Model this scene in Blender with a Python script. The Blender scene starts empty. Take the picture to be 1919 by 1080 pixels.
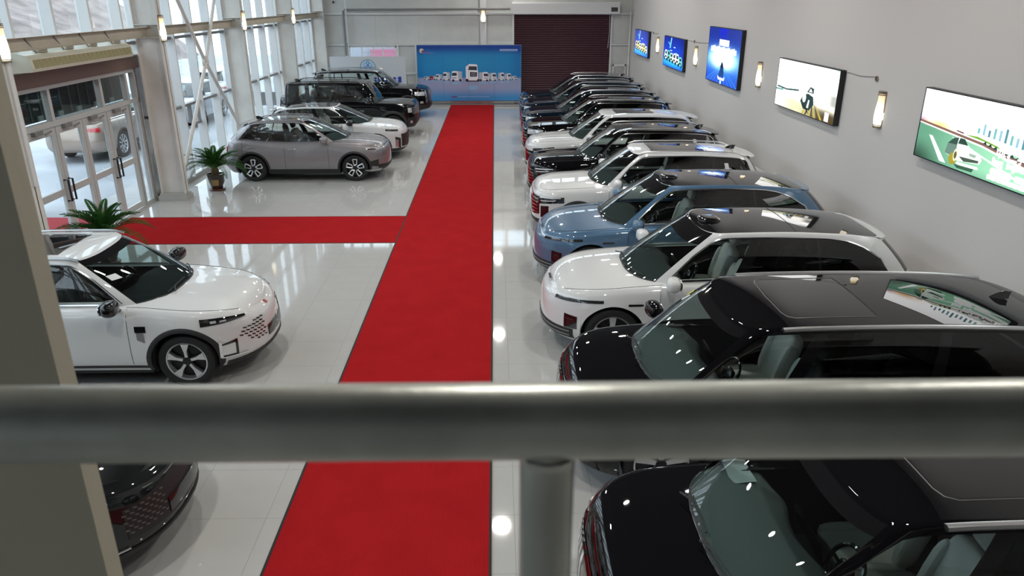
import bpy, bmesh, math, random
import numpy as np
from mathutils import Vector, Matrix
random.seed(7)
SC = bpy.context.scene
COL = SC.collection
# ---------------------------------------------------------------- camera (image taken as 1919x1080)
F_PX, CAM_H = 1400.0, 4.7
VPX, VPY = 927.0, -5.0
_d = np.array([(VPX-959.5)/F_PX, (VPY-540)/F_PX, 1.0]); _d /= np.linalg.norm(_d)
_a = math.asin(_d[0]); _t = math.acos(_d[2]/math.cos(_a))
cam_r = Vector((math.cos(_a), math.sin(_a), 0))
cam_f = Vector((-math.sin(_a)*math.cos(_t), math.cos(_a)*math.cos(_t), -math.sin(_t)))
cam_u = cam_r.cross(cam_f)
cd = bpy.data.cameras.new('camera'); cam = bpy.data.objects.new('camera', cd); COL.objects.link(cam)
cam.matrix_world = Matrix(((cam_r.x, cam_u.x, -cam_f.x, 0), (cam_r.y, cam_u.y, -cam_f.y, 0),
                           (cam_r.z, cam_u.z, -cam_f.z, CAM_H), (0, 0, 0, 1)))
cd.sensor_fit = 'HORIZONTAL'; cd.sensor_width = 36.0; cd.lens = 36.0*F_PX/1919.0
cd.clip_start = 0.05; cd.clip_end = 400
cd.dof.use_dof = True; cd.dof.focus_distance = 15.0; cd.dof.aperture_fstop = 8.0
SC.camera = cam
# ---------------------------------------------------------------- sky and exposure
w = bpy.data.worlds.new('world'); SC.world = w; w.use_nodes = True
bg = w.node_tree.nodes['Background']; bg.inputs[0].default_value = (0.80, 0.90, 1.0, 1); bg.inputs[1].default_value = 3.4
SC.view_settings.view_transform = 'Standard'; SC.view_settings.look = 'None'
SC.view_settings.gamma = 1.0; SC.view_settings.use_curve_mapping = False
SC.view_settings.exposure = 0.20
SC.cycles.transparent_max_bounces = 24
SC.cycles.max_bounces = 8; SC.cycles.glossy_bounces = 5; SC.cycles.diffuse_bounces = 4
SC.cycles.sample_clamp_indirect = 6.0
SC.cycles.caustics_reflective = False; SC.cycles.caustics_refractive = False
LAMP_POWER = 220.0      # radiance of the round ceiling lamps
# ---------------------------------------------------------------- materials
MATS = {}
def lin(c):
    if isinstance(c, str):
        c = [int(c[i:i+2], 16)/255 for i in (0, 2, 4)]
    return tuple(x/12.92 if x <= 0.04045 else ((x+0.055)/1.055)**2.4 for x in c)
def mat(name, col=(0.5, 0.5, 0.5), rough=0.5, metal=0.0, coat=0.0, spec=0.5, emit=None, estr=0.0, noise=None, bump=None, trans=0.0):
    if name in MATS: return MATS[name]
    m = bpy.data.materials.new(name); m.use_nodes = True; nt = m.node_tree
    b = nt.nodes['Principled BSDF']
    c = lin(col) if isinstance(col, str) else col
    b.inputs['Base Color'].default_value = (*c, 1)
    b.inputs['Roughness'].default_value = rough; b.inputs['Metallic'].default_value = metal
    b.inputs['Coat Weight'].default_value = coat; b.inputs['Coat Roughness'].default_value = 0.02
    b.inputs['Specular IOR Level'].default_value = spec
    if trans: b.inputs['Transmission Weight'].default_value = trans
    if emit is not None:
        e = lin(emit) if isinstance(emit, str) else emit
        b.inputs['Emission Color'].default_value = (*e, 1); b.inputs['Emission Strength'].default_value = estr
    tc = None
    if noise:      # (scale, amount, detail): colour variation
        sc_, amt, det = noise
        tc = nt.nodes.new('ShaderNodeTexCoord'); n = nt.nodes.new('ShaderNodeTexNoise')
        n.inputs['Scale'].default_value = sc_; n.inputs['Detail'].default_value = det
        nt.links.new(tc.outputs['Object'], n.inputs['Vector'])
        r = nt.nodes.new('ShaderNodeValToRGB')
        r.color_ramp.elements[0].position = 0.3; r.color_ramp.elements[1].position = 0.7
        r.color_ramp.elements[0].color = (*[x*(1-amt) for x in c], 1)
        r.color_ramp.elements[1].color = (*[min(1, x*(1+amt)) for x in c], 1)
        nt.links.new(n.outputs['Fac'], r.inputs['Fac']); nt.links.new(r.outputs['Color'], b.inputs['Base Color'])
    if bump:       # (scale, strength)
        tc = tc or nt.nodes.new('ShaderNodeTexCoord'); n2 = nt.nodes.new('ShaderNodeTexNoise')
        n2.inputs['Scale'].default_value = bump[0]; n2.inputs['Detail'].default_value = 4
        nt.links.new(tc.outputs['Object'], n2.inputs['Vector'])
        bp_ = nt.nodes.new('ShaderNodeBump'); bp_.inputs['Strength'].default_value = bump[1]; bp_.inputs['Distance'].default_value = 0.01
        nt.links.new(n2.outputs['Fac'], bp_.inputs['Height']); nt.links.new(bp_.outputs['Normal'], b.inputs['Normal'])
    MATS[name] = m; return m
def glass(name, tint, refl=1.0, f0=0.05):
    """thin sheet: tinted transparency plus a Schlick mirror term (the same from both sides)"""
    if name in MATS: return MATS[name]
    m = bpy.data.materials.new(name); m.use_nodes = True; nt = m.node_tree; nt.nodes.clear()
    N = nt.nodes.new; L = nt.links.new
    g = N('ShaderNodeNewGeometry'); d = N('ShaderNodeVectorMath'); d.operation = 'DOT_PRODUCT'
    L(g.outputs['Incoming'], d.inputs[0]); L(g.outputs['Normal'], d.inputs[1])
    ab = N('ShaderNodeMath'); ab.operation = 'ABSOLUTE'; L(d.outputs['Value'], ab.inputs[0])
    om = N('ShaderNodeMath'); om.operation = 'SUBTRACT'; om.inputs[0].default_value = 1; L(ab.outputs[0], om.inputs[1])
    pw = N('ShaderNodeMath'); pw.operation = 'POWER'; L(om.outputs[0], pw.inputs[0]); pw.inputs[1].default_value = 5
    ma = N('ShaderNodeMath'); ma.operation = 'MULTIPLY_ADD'; L(pw.outputs[0], ma.inputs[0]); ma.inputs[1].default_value = (1-f0)*refl; ma.inputs[2].default_value = f0*refl
    ma.use_clamp = True
    t = N('ShaderNodeBsdfTransparent'); t.inputs[0].default_value = (*tint, 1)
    gl = N('ShaderNodeBsdfGlossy'); gl.inputs['Roughness'].default_value = 0.01; gl.inputs['Color'].default_value = (1, 1, 1, 1)
    mx = N('ShaderNodeMixShader'); L(ma.outputs[0], mx.inputs[0]); L(t.outputs[0], mx.inputs[1]); L(gl.outputs[0], mx.inputs[2])
    o = N('ShaderNodeOutputMaterial'); L(mx.outputs[0], o.inputs[0])
    MATS[name] = m; return m
def print_mat(name, estr=0.0, rough=0.4):
    """flat print: colours come from the mesh's colour attribute; lit from behind when estr > 0"""
    if name in MATS: return MATS[name]
    m = bpy.data.materials.new(name); m.use_nodes = True; nt = m.node_tree; b = nt.nodes['Principled BSDF']
    at = nt.nodes.new('ShaderNodeAttribute'); at.attribute_name = 'col'
    b.inputs['Roughness'].default_value = rough
    if estr:
        b.inputs['Base Color'].default_value = (0.02, 0.02, 0.02, 1)
        nt.links.new(at.outputs['Color'], b.inputs['Emission Color']); b.inputs['Emission Strength'].default_value = estr
    else:
        nt.links.new(at.outputs['Color'], b.inputs['Base Color'])
    MATS[name] = m; return m
def paint(name, col, metal=0.0, rough=0.35):
    return mat('paint_'+name, col, rough=rough, metal=metal, coat=1.0, spec=0.0 if max(col) < .03 else .25)
# ---------------------------------------------------------------- mesh helpers
class MB:
    def __init__(s): s.v = []; s.f = []; s.mi = []
    def add(s, vs, fs, mi=0):
        o = len(s.v); s.v += [tuple(map(float, p)) for p in vs]; s.f += [tuple(i+o for i in f) for f in fs]; s.mi += [mi]*len(fs); return s
    def box(s, c, d, rot=None, mi=0):
        vs = []
        for i in (-1, 1):
            for j in (-1, 1):
                for k in (-1, 1):
                    p = Vector((i*d[0]/2, j*d[1]/2, k*d[2]/2))
                    if rot is not None: p = rot @ p
                    vs.append((p.x+c[0], p.y+c[1], p.z+c[2]))
        return s.add(vs, [(0, 1, 3, 2), (4, 6, 7, 5), (0, 4, 5, 1), (2, 3, 7, 6), (0, 2, 6, 4), (1, 5, 7, 3)], mi)
    def bb(s, x0, x1, y0, y1, z0, z1, mi=0):
        return s.box(((x0+x1)/2, (y0+y1)/2, (z0+z1)/2), (abs(x1-x0), abs(y1-y0), abs(z1-z0)), None, mi)
    def grid(s, P, mi=0, closeu=False, flip=False):
        nu, nv = len(P), len(P[0]); vs = [p for row in P for p in row]; fs = []
        for i in range(nu if closeu else nu-1):
            for j in range(nv-1):
                a = i*nv+j; b = ((i+1) % nu)*nv+j
                fs.append((a, a+1, b+1, b) if flip else (a, b, b+1, a+1))
        return s.add(vs, fs, mi)
    def tube(s, path, r, n=8, caps=True, mi=0, flat=None):
        path = [Vector(p) for p in path]; rings = []; up = Vector((0, 0, 1))
        rr = r if hasattr(r, '__len__') else [r]*len(path)
        for i, p in enumerate(path):
            t = (path[min(i+1, len(path)-1)]-path[max(i-1, 0)])
            if t.length < 1e-9: t = Vector((1, 0, 0))
            t.normalize(); ref = up if abs(t.z) < 0.95 else Vector((1, 0, 0))
            a = t.cross(ref).normalized(); b = a.cross(t).normalized()
            fa, fb = flat or (1, 1)
            rings.append([tuple(p+a*(rr[i]*fa*math.cos(2*math.pi*k/n))+b*(rr[i]*fb*math.sin(2*math.pi*k/n))) for k in range(n)])
        o = len(s.v); vs = [q for ring in rings for q in ring]; fs = []
        for i in range(len(rings)-1):
            for k in range(n):
                fs.append((i*n+k, i*n+(k+1) % n, (i+1)*n+(k+1) % n, (i+1)*n+k))
        if caps: fs += [tuple(range(n-1, -1, -1)), tuple((len(rings)-1)*n+k for k in range(n))]
        return s.add(vs, fs, mi)
    def lathe(s, prof, n=32, axis='z', c=(0, 0, 0), mi=0, a0=0.0, a1=2*math.pi):
        full = abs(a1-a0-2*math.pi) < 1e-6; m = n if full else n+1; rows = []
        for k in range(m):
            t = a0+(a1-a0)*k/n; ct, st = math.cos(t), math.sin(t); row = []
            for (r, h) in prof:
                p = {'z': (r*ct, r*st, h), 'y': (r*ct, h, r*st), 'x': (h, r*ct, r*st)}[axis]
                row.append((p[0]+c[0], p[1]+c[1], p[2]+c[2]))
            rows.append(row)
        return s.grid(rows, mi, closeu=full)
    def sel(s, c, d, e1=0.5, e2=0.5, nu=16, nv=10, rot=None, mi=0):
        """superellipsoid: a rounded box for e<1"""
        sp = lambda x, e: math.copysign(abs(x)**e, x); rows = []
        for i in range(nu):
            a = 2*math.pi*i/nu; row = []
            for j in range(nv+1):
                b = -math.pi/2+math.pi*j/nv
                p = Vector((d[0]/2*sp(math.cos(b), e1)*sp(math.cos(a), e2), d[1]/2*sp(math.cos(b), e1)*sp(math.sin(a), e2), d[2]/2*sp(math.sin(b), e1)))
                if rot is not None: p = rot @ p
                row.append((p.x+c[0], p.y+c[1], p.z+c[2]))
            rows.append(row)
        return s.grid(rows, mi, closeu=True)
    def prism(s, poly, axis, a, b, mi=0):
        """extrude a 2D polygon; axis is the extrusion axis, poly given in the other two (cyclic order kept)"""
        n = len(poly)
        def P(q, h): return {'x': (h, q[0], q[1]), 'y': (q[0], h, q[1]), 'z': (q[0], q[1], h)}[axis]
        vs = [P(q, a) for q in poly]+[P(q, b) for q in poly]
        fs = [tuple(range(n-1, -1, -1)), tuple(range(n, 2*n))]+[(i, (i+1) % n, n+(i+1) % n, n+i) for i in range(n)]
        return s.add(vs, fs, mi)
    def mesh(s, name, mats, smooth=True, fix=True, angle=40):
        me = bpy.data.meshes.new(name); me.from_pydata(s.v, [], s.f)
        for m in (mats if isinstance(mats, (list, tuple)) else [mats]): me.materials.append(m)
        if any(s.mi): me.polygons.foreach_set('material_index', s.mi)
        if fix:
            bm = bmesh.new(); bm.from_mesh(me); bmesh.ops.remove_doubles(bm, verts=bm.verts, dist=1e-5)
            bmesh.ops.recalc_face_normals(bm, faces=bm.faces)
            if smooth:
                for f in bm.faces: f.smooth = True
                for e in bm.edges:
                    if len(e.link_faces) == 2 and e.calc_face_angle(0) > math.radians(angle): e.smooth = False
            bm.to_mesh(me); bm.free()
        elif smooth: me.polygons.foreach_set('use_smooth', [True]*len(me.polygons))
        me.update(); return me
    def build(s, name, mats, parent=None, smooth=True, fix=True, angle=40):
        return link(name, s.mesh(name, mats, smooth, fix, angle), parent)
def link(name, me, parent=None, loc=(0, 0, 0), rot=(0, 0, 0)):
    o = bpy.data.objects.new(name, me); COL.objects.link(o); o.location = loc; o.rotation_euler = rot
    if parent is not None: o.parent = parent
    return o
def tag(o, label=None, cat=None, group=None, kind=None):
    if label: o['label'] = label
    if cat: o['category'] = cat
    if group: o['group'] = group
    if kind: o['kind'] = kind
    return o
def thing(name, label, cat, loc=(0, 0, 0), rz=0.0, group=None):
    o = bpy.data.objects.new(name, None); COL.objects.link(o); o.location = loc; o.rotation_euler = (0, 0, rz); o.empty_display_size = 0.1
    return tag(o, label, cat, group)
def copy_tree(o, parent=None):
    c = o.copy(); COL.objects.link(c); c.parent = parent
    for ch in list(o.children): copy_tree(ch, c)
    return c
def pch(pts):
    """monotone cubic through control points"""
    xs = np.array([p[0] for p in pts], float); ys = np.array([p[1] for p in pts], float)
    if xs[0] > xs[-1]: xs, ys = xs[::-1], ys[::-1]
    h = np.diff(xs); dl = np.diff(ys)/h; m = np.zeros(len(xs)); m[0], m[-1] = dl[0], dl[-1]
    for i in range(1, len(xs)-1):
        if dl[i-1]*dl[i] > 0:
            w1, w2 = 2*h[i]+h[i-1], h[i]+2*h[i-1]; m[i] = (w1+w2)/(w1/dl[i-1]+w2/dl[i])
    def f(x):
        x = min(max(x, xs[0]), xs[-1]); i = min(max(int(np.searchsorted(xs, x))-1, 0), len(h)-1)
        t = (x-xs[i])/h[i]; t2, t3 = t*t, t*t*t
        return float((2*t3-3*t2+1)*ys[i]+(t3-2*t2+t)*h[i]*m[i]+(-2*t3+3*t2)*ys[i+1]+(t3-t2)*h[i]*m[i+1])
    return f
def sstep(a, b, x):
    t = min(max((x-a)/(b-a), 0), 1); return t*t*(3-2*t)
# ---------------------------------------------------------------- car builder
TYRE = mat('tyre_rubber', (0.012, 0.012, 0.013), rough=0.75)
PLASTIC = mat('black_plastic', (0.015, 0.016, 0.017), rough=0.55)
GLOSSBLACK = mat('gloss_black_trim', (0.006, 0.006, 0.007), rough=0.12, coat=0.6)
CHROME = mat('chrome', (0.82, 0.83, 0.85), rough=0.12, metal=1.0)
SATIN = mat('satin_silver', (0.62, 0.63, 0.64), rough=0.3, metal=1.0)
ALLOY = mat('alloy_silver', (0.72, 0.73, 0.75), rough=0.28, metal=0.9)
DARKALLOY = mat('dark_alloy', (0.02, 0.02, 0.022), rough=0.3, metal=0.4)
GREYSEAL = mat('seal_grey', (.16, .16, .15), rough=.4)
SEAM = mat('panel_gap', (0.01, 0.01, 0.01), rough=0.8)
LENS = mat('lamp_lens', (0.012, 0.013, 0.015), rough=0.05, coat=1.0)
LENSCLEAR = mat('lamp_crystal', (0.62, 0.65, 0.67), rough=0.12, metal=0.35, coat=1.0)
DRL = mat('lamp_white_strip', (0.85, 0.87, 0.9), rough=0.2, coat=0.5)
DARKRED = mat('reflector_dark_red', (.06, .004, .006), rough=.15, coat=1.0)
REDLENS = mat('tail_lamp_red', (0.45, 0.01, 0.015), rough=0.1, coat=1.0)
PANO = mat('roof_glass_black', (0.008, 0.008, 0.009), rough=0.05, coat=0.3)
WS = glass('windscreen_glass', (0.46, 0.56, 0.55), f0=0.07)
SG = glass('side_glass', (0.86, 0.91, 0.88), f0=0.06)
PG = glass('privacy_glass', (0.045, 0.05, 0.05), f0=0.06)
DASHGREY = mat('dash_grey', (0.085, 0.09, 0.09), rough=0.7)
DASHBLACK = mat('dash_black', (0.02, 0.02, 0.02), rough=0.7)
CREAM = mat('seat_cream', (0.70, 0.71, 0.67), rough=0.55)
SEATDARK = mat('seat_dark', (0.035, 0.033, 0.032), rough=0.6)
CABIN = mat('cabin_dark', (0.02, 0.02, 0.021), rough=0.8)
PAPER = mat('paper_white', (0.75, 0.77, 0.77), rough=0.8)
YELLOWTAG = mat('paper_yellow', (0.65, 0.62, 0.12), rough=0.8)

DEF = dict(L=4.9, W=1.95, sill=0.25, fo=0.93, wb=2.9, R=0.375, tw=0.25, Lf=0.95, nf=2.7, Lr=0.6, nr=3.2,
  top=[(0, .80), (.15, .87), (.5, .95), (1.0, 1.01), (1.5, 1.05), (2.5, 1.08), (3.6, 1.11), (4.4, 1.14), (4.75, 1.12), (4.9, 1.02)],
  crown=.055, creases=[],
  sec=[(0, .07), (.1, .025), (.28, 0), (.5, .004), (.72, .012), (.86, .03), (.94, .055), (1, .10)],
  nose=[(0, -.10), (.15, -.01), (.4, 0), (.7, -.02), (.88, -.06), (1, -.15)],
  tail=[(0, -.12), (.15, -.01), (.4, 0), (.7, -.03), (1, -.10)],
  flare=.02, gB=(1.10, .80, 4.72, .45), gBw=.83, gT=(2.0, .50, 4.25, .35), gTw=.62,
  roof=[(1.8, 1.66), (2.2, 1.69), (3.0, 1.71), (3.8, 1.69), (4.4, 1.62)], rcrown=.035, ng=2.8, bulge=.03, bulx=.025,
  ws=.68, wins=[(.80, 1.28), (1.34, 1.80), (1.85, 2.22)], rg=2.45, priv=1,
  vt=[(0, .965), (.68, .965), (.80, .90), (1.9, .90), (2.22, .84), (2.45, .92), (3, .92)],
  vb=[(0, .04), (.68, .04), (.80, .06), (2.0, .06), (2.22, .14), (2.45, .08), (3, .08)],
  pano=None, roof_black=False, chrome_dlo=True, arch_trim=False, sill_trim=True, rails=None, fin=True, spoiler=.16,
  doors=(1.55, 2.72, 3.85), mirror=None, seats=CREAM, dash=DASHGREY, front=[], wheel='twin5', spokes=ALLOY, interior=True, wipers=True, black_pillars=False)

WHEEL_CACHE = {}
def wheel_meshes(R, tw, style, spokemat):
    key = (R, tw, style, spokemat.name)
    if key in WHEEL_CACHE: return WHEEL_CACHE[key]
    rr = R*0.70; h = tw/2
    t = MB().lathe([(rr, -h*.8), (rr+.02, -h*.95), (R-.05, -h), (R-.015, -h*.86), (R, -h*.5), (R, h*.5), (R-.015, h*.86), (R-.05, h), (rr+.02, h*.95), (rr, h*.8)], 40, 'y')
    tyre = t.mesh('tire', TYRE)
    m = MB()   # +y is the outer face
    m.lathe([(rr, -h*.8), (rr+.004, -h*.8), (rr+.004, h*.82), (rr-.012, h*.84), (rr-.022, h*.7), (rr-.022, -h*.8)], 40, 'y', mi=1 if style == 'block5' else 0)
    m.lathe([(.001, h*.25), (rr-.02, h*.2)], 24, 'y', mi=1)
    m.lathe([(.001, h*.78), (.055, h*.76), (.06, h*.3)], 20, 'y', mi=1)
    n = {'twin5': 5, 'blade5': 5, 'star6': 6, 'block5': 5, 'multi10': 10}[style]
    for k in range(n):
        a0 = 2*math.pi*k/n+math.pi/2
        def pt(r, a, y): return (r*math.cos(a), y, r*math.sin(a))
        if style == 'twin5': arms = [(a0-.14, a0-.09, .016, .024), (a0+.14, a0+.09, .016, .024)]
        elif style == 'multi10': arms = [(a0, a0+.02, .016, .02)]
        elif style == 'star6': arms = [(a0, a0, .035, .03)]
        else: arms = []
        for (ai, ao, wi, wo) in arms:
            vs = []
            for r, a, wd in ((.04, ai, wi), (rr-.015, ao, wo)):
                for y in (h*.35, h*(.72 if r < .1 else .82)):
                    c = Vector(pt(r, a, y)); tng = Vector((-math.sin(a), 0, math.cos(a)))
                    vs += [tuple(c-tng*wd), tuple(c+tng*wd)]
            m.add(vs, [(0, 1, 3, 2), (4, 6, 7, 5), (0, 4, 5, 1), (2, 3, 7, 6), (0, 2, 6, 4), (1, 5, 7, 3)], 0)
        if style == 'blade5':      # swept turbine blades
            pts = [(.04, a0-.5), (rr*.5, a0-.16), (rr-.014, a0-.2), (rr-.014, a0+.22), (rr*.55, a0+.12), (.04, a0+.45)]
            f = [pt(r, a, h*(.74 if r < .1 else .83)) for r, a in pts]; b = [pt(r, a, h*.4) for r, a in pts]; q = len(pts)
            m.add(f+b, [tuple(range(q))]+[(i, (i+1) % q, q+(i+1) % q, q+i) for i in range(q)], 0)
        if style == 'block5':      # chunky open parallelogram outlines
            pts = [(rr*.28, a0-.32), (rr*.94, a0-.22), (rr*.97, a0+.26), (rr*.42, a0+.42)]
            for i in range(4):
                (r0, a1_), (r1, a2_) = pts[i], pts[(i+1) % 4]
                m.tube([pt(r0, a1_, h*.8), pt(r1, a2_, h*.82)], .017, 6, mi=0)
    rim = m.mesh('wheel', [spokemat, DARKALLOY])
    disc = MB().lathe([(.05, h*.05), (rr*.72, h*.05), (rr*.72, h*.14), (.05, h*.14)], 28, 'y').mesh('brake_disc', SATIN)
    WHEEL_CACHE[key] = (rim, tyre, disc); return WHEEL_CACHE[key]

SEAT_CACHE = {}
def seat_meshes(m):
    if m.name in SEAT_CACHE: return SEAT_CACHE[m.name]
    rot = Matrix.Rotation(math.radians(-16), 3, 'Y')      # the back leans toward the tail (-x)
    a = MB()
    a.sel((0, 0, .10), (.54, .52, .20), .35, .35, 20, 10)
    a.sel((-.30, 0, .46), (.17, .50, .66), .4, .45, 20, 12, rot)
    for s in (-1, 1):
        a.sel((-.25, s*.22, .44), (.17, .10, .52), .6, .6, 14, 8, rot)
        a.sel((.02, s*.24, .15), (.46, .09, .17), .6, .6, 14, 8)
    h = MB(); h.sel((-.42, 0, .90), (.11, .28, .20), .5, .5, 16, 10, rot)
    h.tube([(-.40, -.06, .72), (-.42, -.06, .86)], .008, 6); h.tube([(-.40, .06, .72), (-.42, .06, .86)], .008, 6)
    SEAT_CACHE[m.name] = (a.mesh('seat', m), h.mesh('headrest', m)); return SEAT_CACHE[m.name]

class Car:
    def __init__(s, name, label, group, loc, rz, body, **kw):
        S = dict(DEF); S.update(kw); s.S = S
        s.root = thing(name, label, 'car', loc, rz, group)
        s.L = S['L']; s.W = S['W']; s.body = body
        s.ztop = pch(S['top']); s.sec = pch(S['sec']); s.nose = pch(S['nose']); s.tail = pch(S['tail']); s.zroof = pch(S['roof'])
        s.vt = pch(S['vt']); s.vb = pch(S['vb'])
        s.axles = (S['fo'], S['fo']+S['wb']); s.Ra = S['R']+S.get('gap', .05)
        s.lower(); s.upper(); s.trim(); s.wheels()
        if S['interior']: s.cabin()
        s.details()
    # ---- coordinates: d = distance behind the nose, x = L/2 - d
    def X(s, d): return s.L/2-d
    def plan(s, U):
        """plan parameter: 0 nose centre, 1-2 flank, 3 tail centre -> (reference d, end factor, width factor)"""
        S = s.S
        if U < 1:
            f = U*math.pi/2; oa = max(math.cos(f), 0)**(2/S['nf']); return S['Lf']*(1-oa), oa, math.sin(f)**(2/S['nf']), 0
        if U <= 2: return S['Lf']+(s.L-S['Lr']-S['Lf'])*(U-1), 0, 1.0, 1
        f = (3-U)*math.pi/2; oa = max(math.cos(f), 0)**(2/S['nr']); return s.L-S['Lr']*(1-oa), oa, math.sin(max(f, 0))**(2/S['nr']), 2
    def Ud(s, d):
        S = s.S
        if d < S['Lf']: return math.acos(min(1, max(0, 1-d/S['Lf']))**(S['nf']/2))/(math.pi/2)
        if d > s.L-S['Lr']: return 3-math.acos(min(1, max(0, 1-(s.L-d)/S['Lr']))**(S['nr']/2))/(math.pi/2)
        return 1+(d-S['Lf'])/(s.L-S['Lr']-S['Lf'])
    def Uy(s, y, front=True):
        n = s.S['nf'] if front else s.S['nr']; q = min(1, max(0, y/(s.W/2)))
        u = math.asin(q**(n/2))/(math.pi/2); return u if front else 3-u
    def bp(s, U, z, side=1, off=0.0):
        """point of the lower body's skin"""
        d, oa, yf, zone = s.plan(U); zt = s.ztop(d); vn = min(max((z-s.S['sill'])/(zt-s.S['sill']), 0), 1)
        if zone == 0: d = d-oa*s.nose(vn)
        elif zone == 2: d = d+oa*s.tail(vn)
        hw = s.W/2-s.sec(vn)
        for ax in s.axles: hw += s.S['flare']*math.exp(-((d-ax)/.42)**2)*(1-sstep(.6, .9, vn))
        p = Vector((s.X(d), yf*hw*side, z))
        if off:
            e = .004; p1 = s.bp(min(U+e, 3), z, side); p0 = s.bp(max(U-e, 0), z, side)
            q1 = s.bp(U, z+e*2, side); q0 = s.bp(U, z-e*2, side)
            n = (p1-p0).cross(q1-q0)
            if n.length < 1e-12: n = Vector((1 if U < 1.5 else -1, 0, 0))
            n.normalize()
            if n.dot(Vector((p.x*.2+(1 if U < .02 else 0)-(1 if U > 2.98 else 0), p.y, 0))) < 0: n = -n
            p = p+n*off
        return p
    def bd(s, d, z, side=1, off=0.0): return s.bp(s.Ud(d), z, side, off)
    def zbot(s, d):
        z = s.S['sill']
        for ax in s.axles:
            q = s.Ra**2-(d-ax)**2
            if q > 0: z = max(z, s.S['R']+math.sqrt(q))
        return z
    def edge(s, U):
        d, oa, yf, zone = s.plan(U); return s.bp(U, s.ztop(d))
    def captop(s, x, y):
        d = s.L/2-x; U = s.Ud(min(max(d+(.1 if d < 1 else 0), .02), s.L-.02)); dd, oa, yf, zone = s.plan(U)
        hw = max(.05, yf*(s.W/2-s.sec(1))); m = min(1, abs(y)/hw)
        return s.ztop(d)+s.S['crown']*yf*(1-m**2.2)+s.crease(d, abs(y))
    def crease(s, d, y):
        z = 0
        for (yc0, yc1, h, wd) in s.S['creases']:
            c0, c1 = .25, s.S['gB'][0]+.25
            t = (d-c0)/(c1-c0)
            if t > 0: z += h*math.exp(-((y-(yc0+(yc1-yc0)*min(t, 1)))/wd)**2)*sstep(0, .3, t)
        return z
    # ---- split a shell into parts that keep common normals
    def emit(s, verts, faces, tags, table):
        bm = bmesh.new(); bv = [bm.verts.new(v) for v in verts]; names = sorted(set(tags)); idx = {t: i for i, t in enumerate(names)}
        for f, t in zip(faces, tags):
            try: bm.faces.new([bv[i] for i in f]).material_index = idx[t]
            except ValueError: pass
        bmesh.ops.remove_doubles(bm, verts=bm.verts, dist=2e-4)
        bmesh.ops.dissolve_degenerate(bm, edges=bm.edges, dist=1e-4)
        bmesh.ops.recalc_face_normals(bm, faces=bm.faces)
        sgn = sum((f.normal.y*f.calc_center_median().y+f.normal.x*f.calc_center_median().x)*f.calc_area() for f in bm.faces)
        if sgn < 0: bmesh.ops.reverse_faces(bm, faces=bm.faces)
        bm.normal_update()
        for i, t in enumerate(names):
            name, m = table(t); fs = [f for f in bm.faces if f.material_index == i]
            if not fs: continue
            vm = {}; vs = []; nn = []; ff = []
            for f in fs:
                r = []
                for v in f.verts:
                    if v not in vm: vm[v] = len(vs); vs.append(v.co[:]); nn.append(v.normal[:])
                    r.append(vm[v])
                ff.append(r)
            me = bpy.data.meshes.new(name); me.from_pydata(vs, [], ff); me.materials.append(m)
            me.polygons.foreach_set('use_smooth', [True]*len(ff)); me.update()
            me.normals_split_custom_set_from_vertices(nn)
            link(name, me, s.root)
        bm.free()
    def lower(s):
        S = s.S; us = set()
        for k in range(15): us.add(k/14*.999); us.add(3-k/14*.999)
        for ax in s.axles:
            for k in range(23): us.add(s.Ud(ax+s.Ra*math.cos(math.pi*k/22)))
            us.add(s.Ud(ax+s.Ra+.008)); us.add(s.Ud(ax-s.Ra-.008))
        dd = .15
        while dd < s.L-.1: us.add(s.Ud(dd)); dd += .11
        seams = [s.Ud(d) for d in S['doors']]
        us = sorted(us); out = [us[0]]
        for u in us[1:]:
            if s.plan(u)[0]-s.plan(out[-1])[0] > .003 or u-out[-1] > .02: out.append(u)
        for q in seams:
            i = min(range(len(out)), key=lambda k: abs(out[k]-q)); out[i] = q
        us = sorted(set(out+[0.0, 3.0])); rows = [0, .05, .12, .21, .31, .42, .53, .63, .72, .80, .86, .91, .955, 1]
        V = []; Fc = []; T = []; top = {}
        for side in (1, -1):
            base = len(V)
            for u in us:
                d = s.plan(u)[0]; zb = s.zbot(d); zt = s.ztop(d)
                for t in rows: V.append(s.bp(u, zb+(zt-zb)*t, side))
            n = len(rows)
            for i in range(len(us)-1):
                um = (us[i]+us[i+1])/2
                for j in range(n-1):
                    a = base+i*n+j; b = a+n
                    Fc.append((a, b, b+1, a+1))
                    t = 'body'
                    if seams[0] <= um <= seams[1] and j >= 2: t = 'front_door%d' % side
                    elif seams[1] <= um <= seams[2] and j >= 2: t = 'rear_door%d' % side
                    elif um < s.Ud(.3) and s.plan(um)[0] < .3: t = 'front_bumper'
                    T.append(t)
        ms = [-1, -.97, -.9, -.8, -.68, -.54, -.38, -.2, 0, .2, .38, .54, .68, .8, .9, .97, 1]; base = len(V)
        g0, gl, g1, gr = S['gB']
        for u in us:
            e = s.edge(u); d, oa, yf, zone = s.plan(u)
            for m in ms:
                z = e.z+S['crown']*yf*(1-abs(m)**2.2)+(s.crease(s.L/2-e.x, abs(m*e.y))*(1-abs(m)**8))
                V.append((e.x, e.y*m, z))
        n = len(ms); s.us = us
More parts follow.
